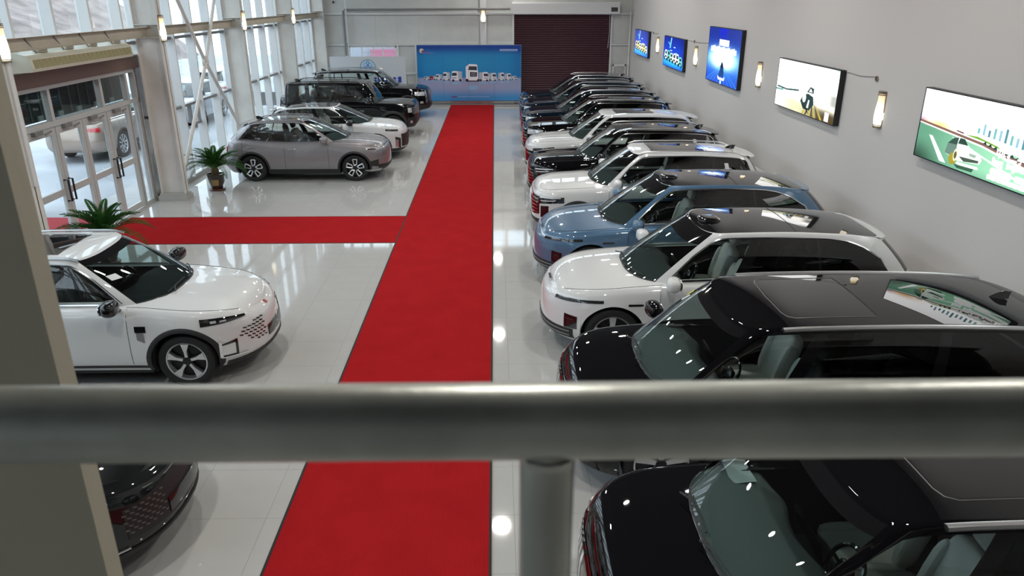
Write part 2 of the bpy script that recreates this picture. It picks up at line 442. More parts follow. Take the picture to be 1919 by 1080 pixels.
        for i in range(len(us)-1):
            um = (us[i]+us[i+1])/2; dm = s.L/2-(V[base+i*n][0]+V[base+(i+1)*n][0])/2
            for j in range(n-1):
                mm = abs((ms[j]+ms[j+1])/2); a = base+i*n+j; b = a+n
                # leave the cabin open, inside the glasshouse foot
                foot = g0+gl*(1-max(0, 1-(mm*s.W/2/ S['gBw'])**S['ng'])**(1/S['ng']))
                if foot+.16 < dm < g1-.25 and mm < .84: continue
                Fc.append((a, b, b+1, a+1))
                T.append('hood' if dm < g0+gl*.75 and mm < .955 and dm > .16 else ('tailgate' if dm > g1-.3 and mm < .85 else 'body'))
        s.emit(V, Fc, T, lambda t: (('front_door' if 'front_door' in t else 'rear_door' if 'rear_door' in t else t), s.body))
    def ring(s, U, R, w):
        d0, lf, d1, lr = R; n = s.S['ng']
        if U < 1:
            f = U*math.pi/2; oa = max(math.cos(f), 0)**(2/n); return d0+lf*(1-oa), w*math.sin(f)**(2/n), oa, 0
        if U <= 2: return d0+lf+(d1-lr-d0-lf)*(U-1), w, 0, 1
        f = max((3-U)*math.pi/2, 0); oa = max(math.cos(f), 0)**(2/n); return d1-lr*(1-oa), w*math.sin(f)**(2/n), oa, 2
    def gp(s, U, v, side=1, off=0.0):
        S = s.S; db, yb, ob, z_ = s.ring(U, S['gB'], S['gBw']); dt, yt, ot, z2 = s.ring(U, S['gT'], S['gTw'])
        zb = s.captop(s.X(db), yb)-.012; zt = s.zroof(dt)
        b = 4*v*(1-v); d = db+(dt-db)*v; y = yb+(yt-yb)*v+S['bulge']*b*(yb/S['gBw'])
        if z_ == 0: d -= S['bulx']*b*ob
        elif z_ == 2: d += S['bulx']*.6*b*ob
        z = zb+(zt-zb)*(v+.10*v*(1-v))
        p = Vector((s.X(d), y*side, z))
        if off:
            c = Vector((s.X((S['gB'][0]+S['gB'][2])/2), 0, .9)); e = .01
            n = (s.gp(min(U+e, 3), v, side)-s.gp(max(U-e, 0), v, side)).cross(s.gp(U, min(v+e, 1), side)-s.gp(U, max(v-e, 0), side))
            if n.length > 1e-12:
                n.normalize()
                if n.dot(p-c) < 0: n = -n
                p = p+n*off
        return p
    def roofz(s, x, y):
        S = s.S; d = s.L/2-x; d0, lf, d1, lr = S['gT']; w = S['gTw']
        q = 1.0
        if d < d0+lf: q = max(0, 1-max(0, (d0+lf-d)/lf)**S['ng'])**(1/S['ng'])
        if d > d1-lr: q = min(q, max(0, 1-min(1, max(0, (d-d1+lr)/lr))**S['ng'])**(1/S['ng']))
        m = min(1, abs(y)/max(w*q, .02)); return s.zroof(d)+S['rcrown']*s.rfade(d)*(1-m**2.2)
    def rfade(s, d):
        d0, lf, d1, lr = s.S['gT']; a = min(1, max(0, (d-d0)/.7)); b = min(1, max(0, (d1-d)/.6)); return (1-(1-a)**2)*(1-(1-b)**2)
    def upper(s):
        S = s.S; us = {0.0, 3.0, S['ws'], S['rg']}
        for k in range(13): us.add(k/12); us.add(3-k/12)
        for k in range(25): us.add(1+k/24)
        for a, b in S['wins']: us |= {a, b}
        us = sorted(us); o = [us[0]]; keep = {0.0, 3.0, S['ws'], S['rg']} | {q for ab in S['wins'] for q in ab}
        for u in us[1:]:
            if u-o[-1] < .012:
                if u in keep: o[-1] = u
                continue
            o.append(u)
        us = o; V = []; Fc = []; T = []; n1, n2, n3 = 2, 8, 3; n = n1+n2+n3+1
        for side in (1, -1):
            base = len(V)
            for u in us:
                vb, vt = s.vb(u), s.vt(u)
                vs = [vb*k/n1 for k in range(n1)]+[vb+(vt-vb)*k/n2 for k in range(n2)]+[vt+(1-vt)*k/n3 for k in range(n3+1)]
                for v in vs: V.append(s.gp(u, v, side))
            for i in range(len(us)-1):
                um = (us[i]+us[i+1])/2
                for j in range(n-1):
                    a = base+i*n+j; b = a+n; Fc.append((a, b, b+1, a+1)); t = 'frame'
                    band = 0 if j < n1 else 1 if j < n1+n2 else 2
                    if um < S['ws']:
                        t = 'cowl' if band == 0 else ('frit' if j == n1+n2-1 else 'windshield') if band == 1 else ('header' if S['roof_black'] else 'frame')
                    elif um > S['rg']: t = 'rear_window' if band == 1 else 'frame'
                    elif band == 1:
                        kk = sum(1 for ab in S['wins'] if um > ab[1])
                        t = 'pillar_trim%d_%d' % (side, kk) if S['wins'][0][1] < um < S['wins'][-1][0] or S['black_pillars'] else 'frame'
                        for k, (x0, x1) in enumerate(S['wins']):
                            if x0 < um < x1: t = 'side_window%d_%d' % (side, k)
                    T.append(t)
        ms = [-1, -.94, -.84, -.7, -.52, -.28, 0, .28, .52, .7, .84, .94, 1]; base = len(V); q = len(ms)
        for u in us:
            e = s.gp(u, 1.0); yf = s.rfade(s.L/2-e.x)
            for m in ms: V.append((e.x, e.y*m, e.z+S['rcrown']*yf*(1-abs(m)**2.2)))
        for i in range(len(us)-1):
            dm = s.L/2-(V[base+i*q][0]+V[base+(i+1)*q][0])/2
            for j in range(q-1):
                a = base+i*q+j; b = a+q; mm = abs((ms[j]+ms[j+1])/2); Fc.append((a, b, b+1, a+1)); t = 'roof'
                if S['roof_black'] and mm < S.get('pano_m', .93) and (S['roof_black'] is True or dm < S['roof_black']): t = 'roof_glass'
                elif S['pano'] and S['pano'][0] < dm < S['pano'][1] and mm < S.get('pano_m', .8): t = 'sunroof'
                T.append(t)
        def table(t):
            if t.startswith('side_window'):
                k = int(t.split('_')[-1]); return 'side_window', (PG if k >= S['priv'] else SG)
            if t.startswith('pillar_trim'): return 'pillar_trim', GLOSSBLACK
            return {'windshield': ('windshield', WS), 'rear_window': ('rear_window', PG), 'cowl': ('cowl', PLASTIC), 'frit': ('windshield_band', PANO), 'header': ('roof_header', PANO),
                    'roof': ('roof', S.get('roofmat') or s.body), 'roof_glass': ('panoramic_roof', PANO), 'sunroof': ('sunroof', PANO), 'frame': ('cabin_frame', S.get('framemat') or s.body)}[t]
        s.emit(V, Fc, T, table)
    def patch(s, name, m, U0, U1, zl, zu, off=.006, nu=8, nv=4, both=True, sub=None):
        """a raised piece lying on the body skin; crossing the centre it is one piece, else one each side"""
        out = []
        def make(sides):
            b = MB()
            for side in sides:
                G = []; B = []
                for i in range(nu+1):
                    t = i/nu; u = U0+(U1-U0)*t; a = zl[0]+(zl[1]-zl[0])*t; c = zu[0]+(zu[1]-zu[0])*t
                    if len(zl) > 2: a += zl[2]*math.sin(math.pi*t)
                    if len(zu) > 2: c += zu[2]*math.sin(math.pi*t)
                    G.append([s.bp(u, a+(c-a)*j/nv, side, off) for j in range(nv+1)])
                    B.append([s.bp(u, a+(c-a)*j/nv, side, -.02) for j in (0, nv)])
                b.grid(G); b.grid([[g[0], k[0]] for g, k in zip(G, B)]); b.grid([[g[-1], k[1]] for g, k in zip(G, B)])
                b.grid([[G[-1][j], s.bp(U1, zl[1]+(zu[1]-zl[1])*j/nv, side, -.02)] for j in range(nv+1)])
                if U0 > .001: b.grid([[G[0][j], s.bp(U0, zl[0]+(zu[0]-zl[0])*j/nv, side, -.02)] for j in range(nv+1)])
            out.append(b.build(name, m, s.root))
        if U0 <= .001 or U1 >= 2.999: make((1, -1))
        elif both: make((1,)); make((-1,))
        else: make((-1,))
        return out
    def sticker(s, name, m, U0, U1, v0, v1, side, off=.004):
        return MB().grid([[s.gp(U0+(U1-U0)*i/4, v0+(v1-v0)*j/3, side, off) for j in range(4)] for i in range(5)]).build(name, m, s.root)
    def line(s, name, pts, r, m, n=5):
        return MB().tube(pts, r, n).build(name, m, s.root)
    def trim(s):
        S = s.S
        # panel gaps: doors and bonnet
        for side in (1, -1):
            for d in S['doors']:
                zt = s.ztop(d); b = MB()
                z0 = max(s.zbot(d), S['sill']+.1)+.005
                b.tube([s.bd(d, z0+(zt-z0)*k/10, side, -.001) for k in range(11)], .0045, 4)
                b.build('door_gap', SEAM, s.root)
        g0 = S['gB'][0]
        for side in (1, -1):
            pts = []; b = MB()
            for k in range(19):
                d = .16+(g0+.45-.16)*k/18; U = s.Ud(d); e = s.edge(U); x = e.x; y = e.y*.955
                pts.append((x, y*side, e.z+S['crown']*s.plan(U)[2]*(1-.955**2.2)+s.crease(s.L/2-x, y)*(1-.955**8)+.0005))
            b.tube(pts, .004, 4)
            b.build('hood_gap', SEAM, s.root)
        # arches, sills
        for ai, ax in enumerate(s.axles):
            for side in (1, -1):
                if S['arch_trim']:
                    wd = S['arch_trim']; G = []
                    for k in range(25):
                        a = math.radians(-14+208*k/24); row = []
                        for q, off in ((s.Ra-.004, -.015), (s.Ra, .012), (s.Ra+wd*.6, .014), (s.Ra+wd, .002)):
                            row.append(s.bd(ax+q*math.cos(a), max(S['R']+q*math.sin(a), S['sill']-.01), side, off))
                        G.append(row)
                    MB().grid(G).build('wheel_arch_trim', S.get('trimmat', PLASTIC), s.root)
                w = MB(); c = (s.X(ax), 0, S['R']); y1 = side*(s.W/2-.045); y0 = side*(s.W/2-.36)
                w.lathe([(s.Ra+.002, y1), (s.Ra+.002, y0), (.02, y0)], 24, 'y', c, a0=math.radians(-20), a1=math.radians(200))
                w.build('wheel_well', CABIN, s.root)
        if S['sill_trim']:
            s.patch('sill_trim', PLASTIC, s.Ud(s.axles[0]+s.Ra+.01), s.Ud(s.axles[1]-s.Ra-.01), (S['sill']-.03,)*2, (S['sill']+.10,)*2, .008, 10, 3)
        u = MB(); u.bb(s.X(s.L-.35), s.X(.35), -s.W/2+.38, s.W/2-.38, S['sill']-.04, S['sill']+.06)
        u.bb(s.X(s.axles[1]-s.Ra-.02), s.X(s.axles[0]+s.Ra+.02), -s.W/2+.07, s.W/2-.07, S['sill']-.04, S['sill']+.03); u.build('underbody', CABIN, s.root, smooth=False)
        # bright line round the side glass
        if S['chrome_dlo']:
            m = S['chrome_dlo'] if not isinstance(S['chrome_dlo'], bool) else CHROME
            a, b_ = S['wins'][0][0], S['wins'][-1][1]
            for side in (1, -1):
                us = [a+(b_-a)*k/40 for k in range(41)]
                top = [s.gp(u, s.vt(u), side, .004) for u in us]; bot = [s.gp(u, s.vb(u), side, .004) for u in us]
                MB().tube(bot[::-1]+[(bot[0]+top[0])/2]+top+([(top[-1]+bot[-1])/2, bot[-1]]), S.get('dlo_r', .010), 5).build('window_trim', m, s.root)
        if S['rails']:
            d0, d1, h, m = S['rails']
            for side in (1, -1):
                y = (S['gTw']-S.get('rail_in', .03))*side; pts = []
                for k in range(17):
                    t = k/16; d = d0+(d1-d0)*t; e = min(1, min(t, 1-t)/.10); e = e*(2-e)
                    x = s.X(d); pts.append((x, y, s.roofz(x, y)+h*e-.005))
                MB().tube(pts, S.get('rail_r', .020), 8, flat=(1.0, .75)).build('roof_rail', m, s.root)
        if S['pano'] or S['roof_black']:
            d0, d1 = S['pano'] or (S['gT'][0]+.62, S['gT'][0]+1.25); w = S['gTw']*S.get('pano_m', .8)*.985; pts = []
            for (dd, y) in ((d1, w), (d0+.10, w), (d0+.03, w-.04), (d0, w-.12), (d0-.02, 0), (d0, -w+.12), (d0+.03, -w+.04), (d0+.10, -w), (d1, -w)):
                pts.append((s.X(dd), y, s.roofz(s.X(dd), y)+.001))
            q = [pts[0]]
            for a_, b_ in zip(pts[:-1], pts[1:]):
                for k in range(1, 6):
                    t = k/5; x, y = a_[0]+(b_[0]-a_[0])*t, a_[1]+(b_[1]-a_[1])*t; q.append((x, y, s.roofz(x, y)+.001))
            if S['pano']: MB().tube(q, .005, 4).build('sunroof_seal', GREYSEAL, s.root)
            y_ = [w*(k/5-1) for k in range(11)]; MB().tube([(s.X(d1), y, s.roofz(s.X(d1), y)+.0005) for y in y_], .005, 4).build('roof_gap', SEAM, s.root)
        if S.get('lidar'):
            x = s.X(S['gT'][0]+.22); z = s.roofz(x, 0); MB().sel((x, 0, z+.008), (.30, .34, .08), .7, .6, 18, 10).build('roof_sensor', GLOSSBLACK, s.root)
        if S['fin']:
            d = S['gT'][2]-.32; x = s.X(d); z = s.roofz(x, 0)-.005; b = MB(); G = []
            for k in range(9):
                t = k/8; xx = x+.13-.24*t; h = .085*math.sin(min(1, t*1.25)*math.pi/2)**1.3*(1 if t < .85 else .9); wd = .032*(1-.35*t)*math.sin(min(1, .15+t)*math.pi/2)
                G.append([(xx, -wd, z), (xx-.01*t, -wd*.6, z+h*.5), (xx-.03*t, -.004, z+h), (xx-.03*t, .004, z+h), (xx-.01*t, wd*.6, z+h*.5), (xx, wd, z)])
            b.grid(G); b.add(G[-1], [(0, 1, 2, 3, 4, 5)]); b.build('antenna_fin', S.get('finmat') or GLOSSBLACK, s.root)
        if S['spoiler']:
            G = []
            us = [2.30+.70*k/8 for k in range(9)]; us = us+[3-(q-0) for q in []]
            P = [s.gp(u, .985, 1) for u in us]+[s.gp(u, .985, -1) for u in us[::-1][1:]]
            for p in P:
                k = S['spoiler']*(1-abs(p.y/S['gTw'])**3*.5); zc = .004; drop = .15
                G.append([(p.x+.10, p.y, p.z+zc+.016), (p.x, p.y, p.z+zc+.012), (p.x-k, p.y*.98, p.z+zc-k*drop), (p.x-k, p.y*.98, p.z+zc-k*drop-.022), (p.x, p.y, p.z-.04)])
            MB().grid(G).build('spoiler', S.get('spoilermat') or s.body, s.root)
    def wheels(s):
        S = s.S; rim, tyre, disc = wheel_meshes(S['R'], S['tw'], S['wheel'], S['spokes'])
        for ax in s.axles:
            for side in (1, -1):
                o = link('wheel', rim, s.root, (s.X(ax), side*(s.W/2-S['tw']/2-S.get('wheel_in', .03)), S['R']), (0, 0, 0 if side > 0 else math.pi))
                link('tire', tyre, o); link('brake_disc', disc, o)
    def cabin(s):
        S = s.S; g0, gl, g1, gr = S['gB']; w = S['gBw']-.05
        b = MB(); x0, x1 = s.X(g0+.45), s.X(g1-.35); z0 = .42
        b.add([(x0, -w, z0), (x1, -w, z0), (x1, w, z0), (x0, w, z0)], [(0, 1, 2, 3)])
        for sd in (1, -1):
            P = [[(s.X(d), sd*w, z0), (s.X(d), sd*(w+.01), s.ztop(d)-.05), (s.X(d), sd*(S['gBw']+.045), s.ztop(d)-.005)] for d in np.linspace(g0+.4, g1-.3, 12)]
            b.grid(P)
        b.add([(x1, -w, z0), (x1, w, z0), (x1, w, s.ztop(g1-.35)), (x1, -w, s.ztop(g1-.35))], [(0, 1, 2, 3)])
        b.build('cabin_lining', CABIN, s.root)
        # dashboard: follows the windscreen foot, then falls to the cabin
        G = []
        for k in range(21):
            y = -w*.99+2*w*.99*k/20; yy = abs(y)/S['gBw']; foot = g0+gl*(1-max(0, 1-yy**S['ng'])**(1/S['ng']))
            zb = s.captop(s.X(foot), y); dd = g0+.60+.12*(1-abs(y/w))**.5+.05*math.exp(-((abs(y)-.37)/.16)**2)
            dd = max(dd+.12*yy, foot+.25); hz = zb-.03
            ct = lambda d_: s.captop(s.X(d_), y)+.005
            dd = max(dd, foot+.42); hz = max(hz, ct(foot+.3))
            G.append([(s.X(foot+.012), y, ct(foot+.012)-.006), (s.X(foot+.03), y, ct(foot+.03)), (s.X(foot+.15), y, ct(foot+.15)), (s.X(foot+.29), y, ct(foot+.29)), (s.X(dd-.05), y, hz-.03), (s.X(dd), y, hz-.07), (s.X(dd+.01), y, hz-.13), (s.X(dd-.06), y, hz-.26), (s.X(dd-.1), y, .5)])
        dsh = MB().grid(G).build('dashboard', S['dash'], s.root, angle=60)
        zt = s.ztop(g0+.5); xs = s.X(g0+.78)
        MB().box((xs-.03, 0, zt+.01), (.02, .42, .17), Matrix.Rotation(.25, 3, 'Y')).build('display', GLOSSBLACK, dsh, smooth=False)
        # steering wheel on the left of the car (+y)
        c = Vector((s.X(g0+.92), .36, zt-.03)); rot = Matrix.Rotation(math.radians(62), 3, 'Y'); b = MB()
        ring = [tuple(c+rot @ Vector((.175*math.cos(a), .185*math.sin(a), 0))) for a in np.linspace(0, 2*math.pi, 25)]
        b.tube(ring, .017, 7, caps=False); b.sel(tuple(c), (.12, .16, .06), .5, .5, 12, 8, rot)
        for a in (0.0, math.pi/2, -math.pi/2): b.tube([tuple(c), tuple(c+rot @ Vector((.17*math.cos(a), .18*math.sin(a), 0)))], .014, 6)
        b.tube([tuple(c), tuple(c+rot @ Vector((0, 0, -.01))+Vector((.25, 0, -.12)))], .03, 8)
        b.build('steering_wheel', GLOSSBLACK, s.root)
        seat, head = seat_meshes(S['seats']); rowsd = S.get('seatrows', (g0+1.35, g0+2.35))
        for i, dd in enumerate(rowsd):
            for y in ((.37, -.37) if i == 0 or S.get('six') else (.42, 0, -.42)):
                sc = 1.0
                o = link('seat', seat, s.root, (s.X(dd), y, .46), (0, 0, 0)); link('headrest', head, o)
                if len(rowsd) and not (i == 0 or S.get('six')): o.scale = (1, .82, 1)
        MB().sel((s.X(g0+1.35), 0, .55), (.8, .22, .28), .4, .4, 14, 8).build('centre_console', S['dash'], s.root)
    def details(s):
        S = s.S
        # door mirrors
        mm = S['mirror'] or s.body; d = S.get('mirror_d') or S['gB'][0]+S['gB'][1]*.62
        for side in (1, -1):
            z = s.ztop(d)+S.get('mirror_z', .09); y = side*(s.W/2+.10)
            b = MB(); b.sel((s.X(d), y, z), (.19, .29, .185), .7, .75, 18, 12, Matrix.Rotation(side*-.12, 3, 'Z'))
            o = b.build('mirror', mm, s.root)
            b = MB(); b.tube([(s.X(d)+.01, side*(s.W/2-.10), s.ztop(d)-.015), (s.X(d), side*(s.W/2-.0), z-.075), (s.X(d), side*(s.W/2+.06), z-.06)], [.022, .018, .018], 8); b.build('mirror_arm', GLOSSBLACK, o)
            MB().sel((s.X(d)-.085, y, z), (.03, .23, .14), .5, .5, 14, 8).build('mirror_glass', mat('mirror_glass', (.6, .62, .65), rough=.03, metal=1), o)
        # wipers
        if S['wipers']:
            for y0, y1 in ((.12, .62), (-.42, .08)):
                P = []
                for k in range(8):
                    t = k/7; y = y0+(y1-y0)*t; v = .05+.03*t+.012*math.sin(math.pi*t)
                    U = math.asin(min(1, abs(y)/S['gBw'])**(S['ng']/2))/(math.pi/2)
                    P.append(s.gp(U, v, 1 if y >= 0 else -1, .022))
                b = MB(); b.tube(P, .008, 5); q = P[3]; b.tube([q+Vector((.07, -.2, -.01)), q+Vector((.02, -.08, .012)), q], .009, 5)
                b.build('wiper', PLASTIC, s.root)
        # door handles
        hm = S.get('handle') or s.body
        if hm:
            for side in (1, -1):
                for dd in (S['doors'][1]-.22, S['doors'][2]-.25):
                    z = s.ztop(dd)-S.get('handle_z', .17)
                    b = MB(); b.tube([s.bd(dd-.11+.22*k/6, z, side, .004+.024*math.sin(math.pi*k/6)**.5) for k in range(7)], .012, 6); b.build('door_handle', hm, s.root)
        for f in S['front']: s.patch(*f[:6], **(f[6] if len(f) > 6 else {}))
        z = s.ztop(s.L-.1)
        if S.get('tail_lamps', True): s.patch('tail_lamp', REDLENS, 2.42, 2.80, (z-.22, z-.20), (z-.08, z-.12), .012)
        if S.get('spare'):
            b = MB(); c = (s.X(s.L)-.06, -.05, 1.0); R = S['R']*.98
            b.lathe([(.02, -.13), (R-.1, -.13), (R-.02, -.11), (R, -.05), (R, .08), (R-.05, .1), (.02, .1)], 32, 'x', c); b.build('spare_wheel', GLOSSBLACK, s.root)
# ---------------------------------------------------------------- the hall
XG, XR, YB, YF, ZC = -8.42, 6.3, 36.3, -6.0, 7.6
WALL = mat('wall_paint_grey', (0.64, 0.625, 0.61), rough=0.75, bump=(60, .05))
CLAD = mat('cladding_grey', (0.60, 0.61, 0.59), rough=0.5, noise=(1.5, .05, 3))
STEEL = mat('painted_steel', (0.70, 0.68, 0.64), rough=0.5, noise=(2.5, .06, 4))
STEELW = mat('white_aluminium', (0.74, 0.75, 0.75), rough=0.35)
STEELB = mat('beige_channel', (0.46, 0.42, 0.34), rough=0.55, noise=(2, .08, 3))
GREYBAR = mat('grey_transom', (0.22, 0.22, 0.22), rough=0.4)
CEIL = mat('ceiling_panel', (0.10, 0.10, 0.10), rough=0.8)
GROUT = mat('grout', (0.42, 0.41, 0.39), rough=0.8)
TILE = mat('polished_tile', (0.50, 0.495, 0.48), rough=0.045, noise=(3.0, .025, 5), spec=0.55)
PANE = glass('pane_glass', (0.90, 0.94, 0.95), f0=0.06)
STAIN = mat('stainless', (0.55, 0.53, 0.50), rough=0.3, metal=0.9, noise=(6, .1, 3))
def carpet_mat():
    m = mat('red_carpet', (0.33, 0.012, 0.012), rough=1.0, spec=0.03); nt = m.node_tree; b = nt.nodes['Principled BSDF']
    tc = nt.nodes.new('ShaderNodeTexCoord'); wv = nt.nodes.new('ShaderNodeTexWave'); wv.bands_direction = 'X'
    wv.inputs['Scale'].default_value = 20; nt.links.new(tc.outputs['Object'], wv.inputs['Vector'])
    no = nt.nodes.new('ShaderNodeTexNoise'); no.inputs['Scale'].default_value = 2.2; no.inputs['Detail'].default_value = 5
    nt.links.new(tc.outputs['Object'], no.inputs['Vector'])
    r = nt.nodes.new('ShaderNodeValToRGB'); r.color_ramp.elements[0].color = (.31, .010, .013, 1); r.color_ramp.elements[1].color = (.43, .016, .019, 1)
    ad = nt.nodes.new('ShaderNodeMath'); ad.operation = 'MULTIPLY_ADD'; nt.links.new(wv.outputs['Fac'], ad.inputs[0]); ad.inputs[1].default_value = .5
    nt.links.new(no.outputs['Fac'], ad.inputs[2]); sb = nt.nodes.new('ShaderNodeMath'); sb.operation = 'SUBTRACT'; nt.links.new(ad.outputs[0], sb.inputs[0]); sb.inputs[1].default_value = .25
    nt.links.new(sb.outputs[0], r.inputs['Fac']); nt.links.new(r.outputs['Color'], b.inputs['Base Color'])
    bp_ = nt.nodes.new('ShaderNodeBump'); bp_.inputs['Strength'].default_value = .4; bp_.inputs['Distance'].default_value = .004
    nt.links.new(wv.outputs['Fac'], bp_.inputs['Height']); nt.links.new(bp_.outputs['Normal'], b.inputs['Normal'])
    return m
CARPET = carpet_mat()
EDGE = mat('carpet_binding', (0.02, 0.012, 0.012), rough=0.8)
def struct(o): o['kind'] = 'structure'; return o
# floor: tiles in sight are single pieces, the far and covered rest one mesh
fl = struct(MB().bb(XG-.2, XR+.1, YF, YB+.1, -.12, -.004).build('floor', GROUT, smooth=False))
TS = .8; tb = MB(); g = .0007; q = TS/2-g
tb.add([(-q, -q, -.004), (q, -q, -.004), (q, q, -.004), (-q, q, -.004), (-q+.001, -q+.001, 0), (q-.001, -q+.001, 0), (q-.001, q-.001, 0), (-q+.001, q-.001, 0)],
       [(4, 5, 6, 7), (0, 1, 5, 4), (1, 2, 6, 5), (2, 3, 7, 6), (3, 0, 4, 7)])
tme = tb.mesh('tile', TILE, smooth=False); far = MB(); cells = []
x0 = .15-TS*12; y0 = 5.98-TS*15
for i in range(0, 21):
    for j in range(0, 60):
        cx, cy = x0+TS*(i+.5), y0+TS*(j+.5)
        if cx < XG-.3 or cx > XR+.3 or cy < YF or cy > YB: continue
        seen = cy > 4.6 and not (-2.0 < cx-.0 < -.2)
        hid = (cx > 1.6 and cy < 40) or (cx < -3.6 and (4 < cy < 12 or 19.5 < cy))
        cells.append((0 if (seen and not hid) else 1 if seen else 2, cy, cx))
cells.sort()
for k, (p, cy, cx) in enumerate(cells):
    if k < 290: link('tile', tme, fl, (cx, cy, 0))
    else: far.add([(v[0]+cx, v[1]+cy, v[2]) for v in tb.v], tb.f)
tag(far.build('tile_field', TILE, fl, smooth=False), kind='stuff')
# ceiling, right wall, front wall, mezzanine
struct(MB().bb(XG-.2, XR+.1, YF, YB+.1, ZC, ZC+.1).build('ceiling', CEIL, smooth=False))
struct(MB().bb(XR, XR+.2, YF, YB+.1, -.1, ZC).build('wall_right', mat('wall_paint_right', (0.66, 0.645, 0.635), rough=0.75), smooth=False))
struct(MB().bb(XG, XR, YF-.2, YF, -.1, ZC).build('wall_front', WALL, smooth=False))
struct(MB().bb(XG+.1, XR, YF, 1.1, 2.86, 3.1).build('floor_mezzanine', mat('mezzanine_tile', (.50, .495, .48), rough=.4), smooth=False))
struct(MB().bb(XR-.015, XR, 1.2, YB, 0, .12).build('baseboard_right', mat('baseboard_grey', (.4, .39, .38), rough=.4), smooth=False))
# round ceiling lamps (seen mirrored in floor and paint)
LAMPON = mat('lamp_on', (1, 1, 1), emit=(1.0, .965, .90), estr=LAMP_POWER)
lg = None
for xx in (-3.8, .06, 3.4):
    for yy in (3.8, 15.0, 26.2, 35.2):
        yo = yy if xx == .06 else yy-5.3
        if yo < 1.5: continue
        if lg is None:
            lg = thing('ceiling_lamp_offscreen', 'round flush ceiling lamp with bright white disc', 'lamp', (xx, yo, ZC), 0, 'round lamps on the hall ceiling')
            MB().lathe([(.01, -.02), (.23, -.02), (.23, -.16), (.20, -.20), (.20, -.14), (.01, -.12)], 32).build('housing', STEELW, lg)
            MB().lathe([(.001, -.185), (.199, -.185)], 32).build('diffuser_offscreen', LAMPON, lg)
        else:
            o = copy_tree(lg); o.location = (xx, yo, ZC)
for yy in (4.4, 15.0, 26.2):
    o = copy_tree(lg); o.location = (-3.8, yy, ZC); o = copy_tree(lg); o.location = (3.4, yy+.01, ZC)
# ---- back wall: cladding sheets, girts, window opening, clerestory
wb = struct(MB().bb(XG, XR, YB+.09, YB+.1, 3.0, 6.3).bb(XG, XR, YB+.0, YB+.1, 7.15, ZC).bb(XG, -6.75, YB+.09, YB+.1, -.1, 3).bb(-4.55, .8, YB+.09, YB+.1, -.1, 3).bb(5.4, XR, YB+.09, YB+.1, -.1, 3).bb(-6.75, -4.55, YB+.09, YB+.1, -.1, 1.0).bb(-6.75, -4.55, YB+.09, YB+.1, 2.6, 3).build('wall_back', CLAD, smooth=False))
xs = XG+.02
pan = {}
while xs < XR-.02:
    x2 = min(xs+.98, XR)
    for (z0, z1) in ((0, 2.62), (2.70, 3.96), (4.04, 6.3)):
        a, b = xs+.0012, x2-.0012
        if z0 == 0 and (b > -6.75 and a < -4.55):
            if a < -6.76: MB().bb(a, -6.75, YB+.03, YB+.09, z0, z1).build('panel', CLAD, wb, smooth=False)
            if b > -4.54: MB().bb(-4.55, b, YB+.03, YB+.09, z0, z1).build('panel', CLAD, wb, smooth=False)
            MB().bb(max(a, -6.75), min(b, -4.55), YB+.03, YB+.09, 0, 1.0).build('panel', CLAD, wb, smooth=False); continue
        MB().bb(a, b, YB+.03, YB+.09, z0, z1).build('panel', CLAD, wb, smooth=False)
    xs += .98
for z in (1.38, 2.66, 4.0, 5.4):
    if z < 2: MB().bb(XG+.3, -6.75, YB-.07, YB+.04, z-.03, z+.03).build('girt', STEELW, wb, smooth=False); MB().bb(-4.55, .75, YB-.07, YB+.04, z-.03, z+.03).build('girt', STEELW, wb, smooth=False)
    elif z == 2.66: MB().bb(XG+.3, .8, YB-.07, YB+.04, z-.03, z+.03).build('girt', STEELW, wb, smooth=False); MB().bb(5.42, XR, YB-.07, YB+.04, z-.03, z+.03).build('girt', STEELW, wb, smooth=False)
    else: MB().bb(XG+.3, XR, YB-.07, YB+.04, z-.035, z+.035).build('girt', STEELW, wb, smooth=False)
for x in (-6.82, -4.5, -3.66): MB().bb(x-.04, x+.04, YB-.06, YB+.04, 0, 2.63).build('post', STEELW, wb, smooth=False)
win = struct(MB().bb(-6.75, -6.69, YB, YB+.06, 1.0, 2.6).bb(-4.61, -4.55, YB, YB+.06, 1.0, 2.6).bb(-6.75, -4.55, YB, YB+.06, 2.54, 2.6).bb(-6.75, -4.55, YB, YB+.06, 1.0, 1.06).build('window_1', STEELW, smooth=False))
MB().bb(-6.69, -4.61, YB+.025, YB+.03, 1.06, 2.54).build('pane', PANE, win, smooth=False)
for x in (-6.15, -5.63, -5.2): MB().bb(x-.025, x+.025, YB+.01, YB+.05, 1.06, 2.54).build('mullion', STEELW, win, smooth=False)
wc = struct(MB().bb(XG, XR, YB+.02, YB+.1, 6.27, 6.33).build('window_9', STEELW, smooth=False))
xs = XG+.1
while xs < XR-.6:
    MB().bb(xs-.08, xs+.08, YB+.02, YB+.1, 6.33, 7.15).build('mullion', STEELW, wc, smooth=False)
    MB().bb(xs+.08, min(xs+.90, XR), YB+.05, YB+.06, 6.33, 7.15).build('pane', PANE, wc, smooth=False); xs += .98
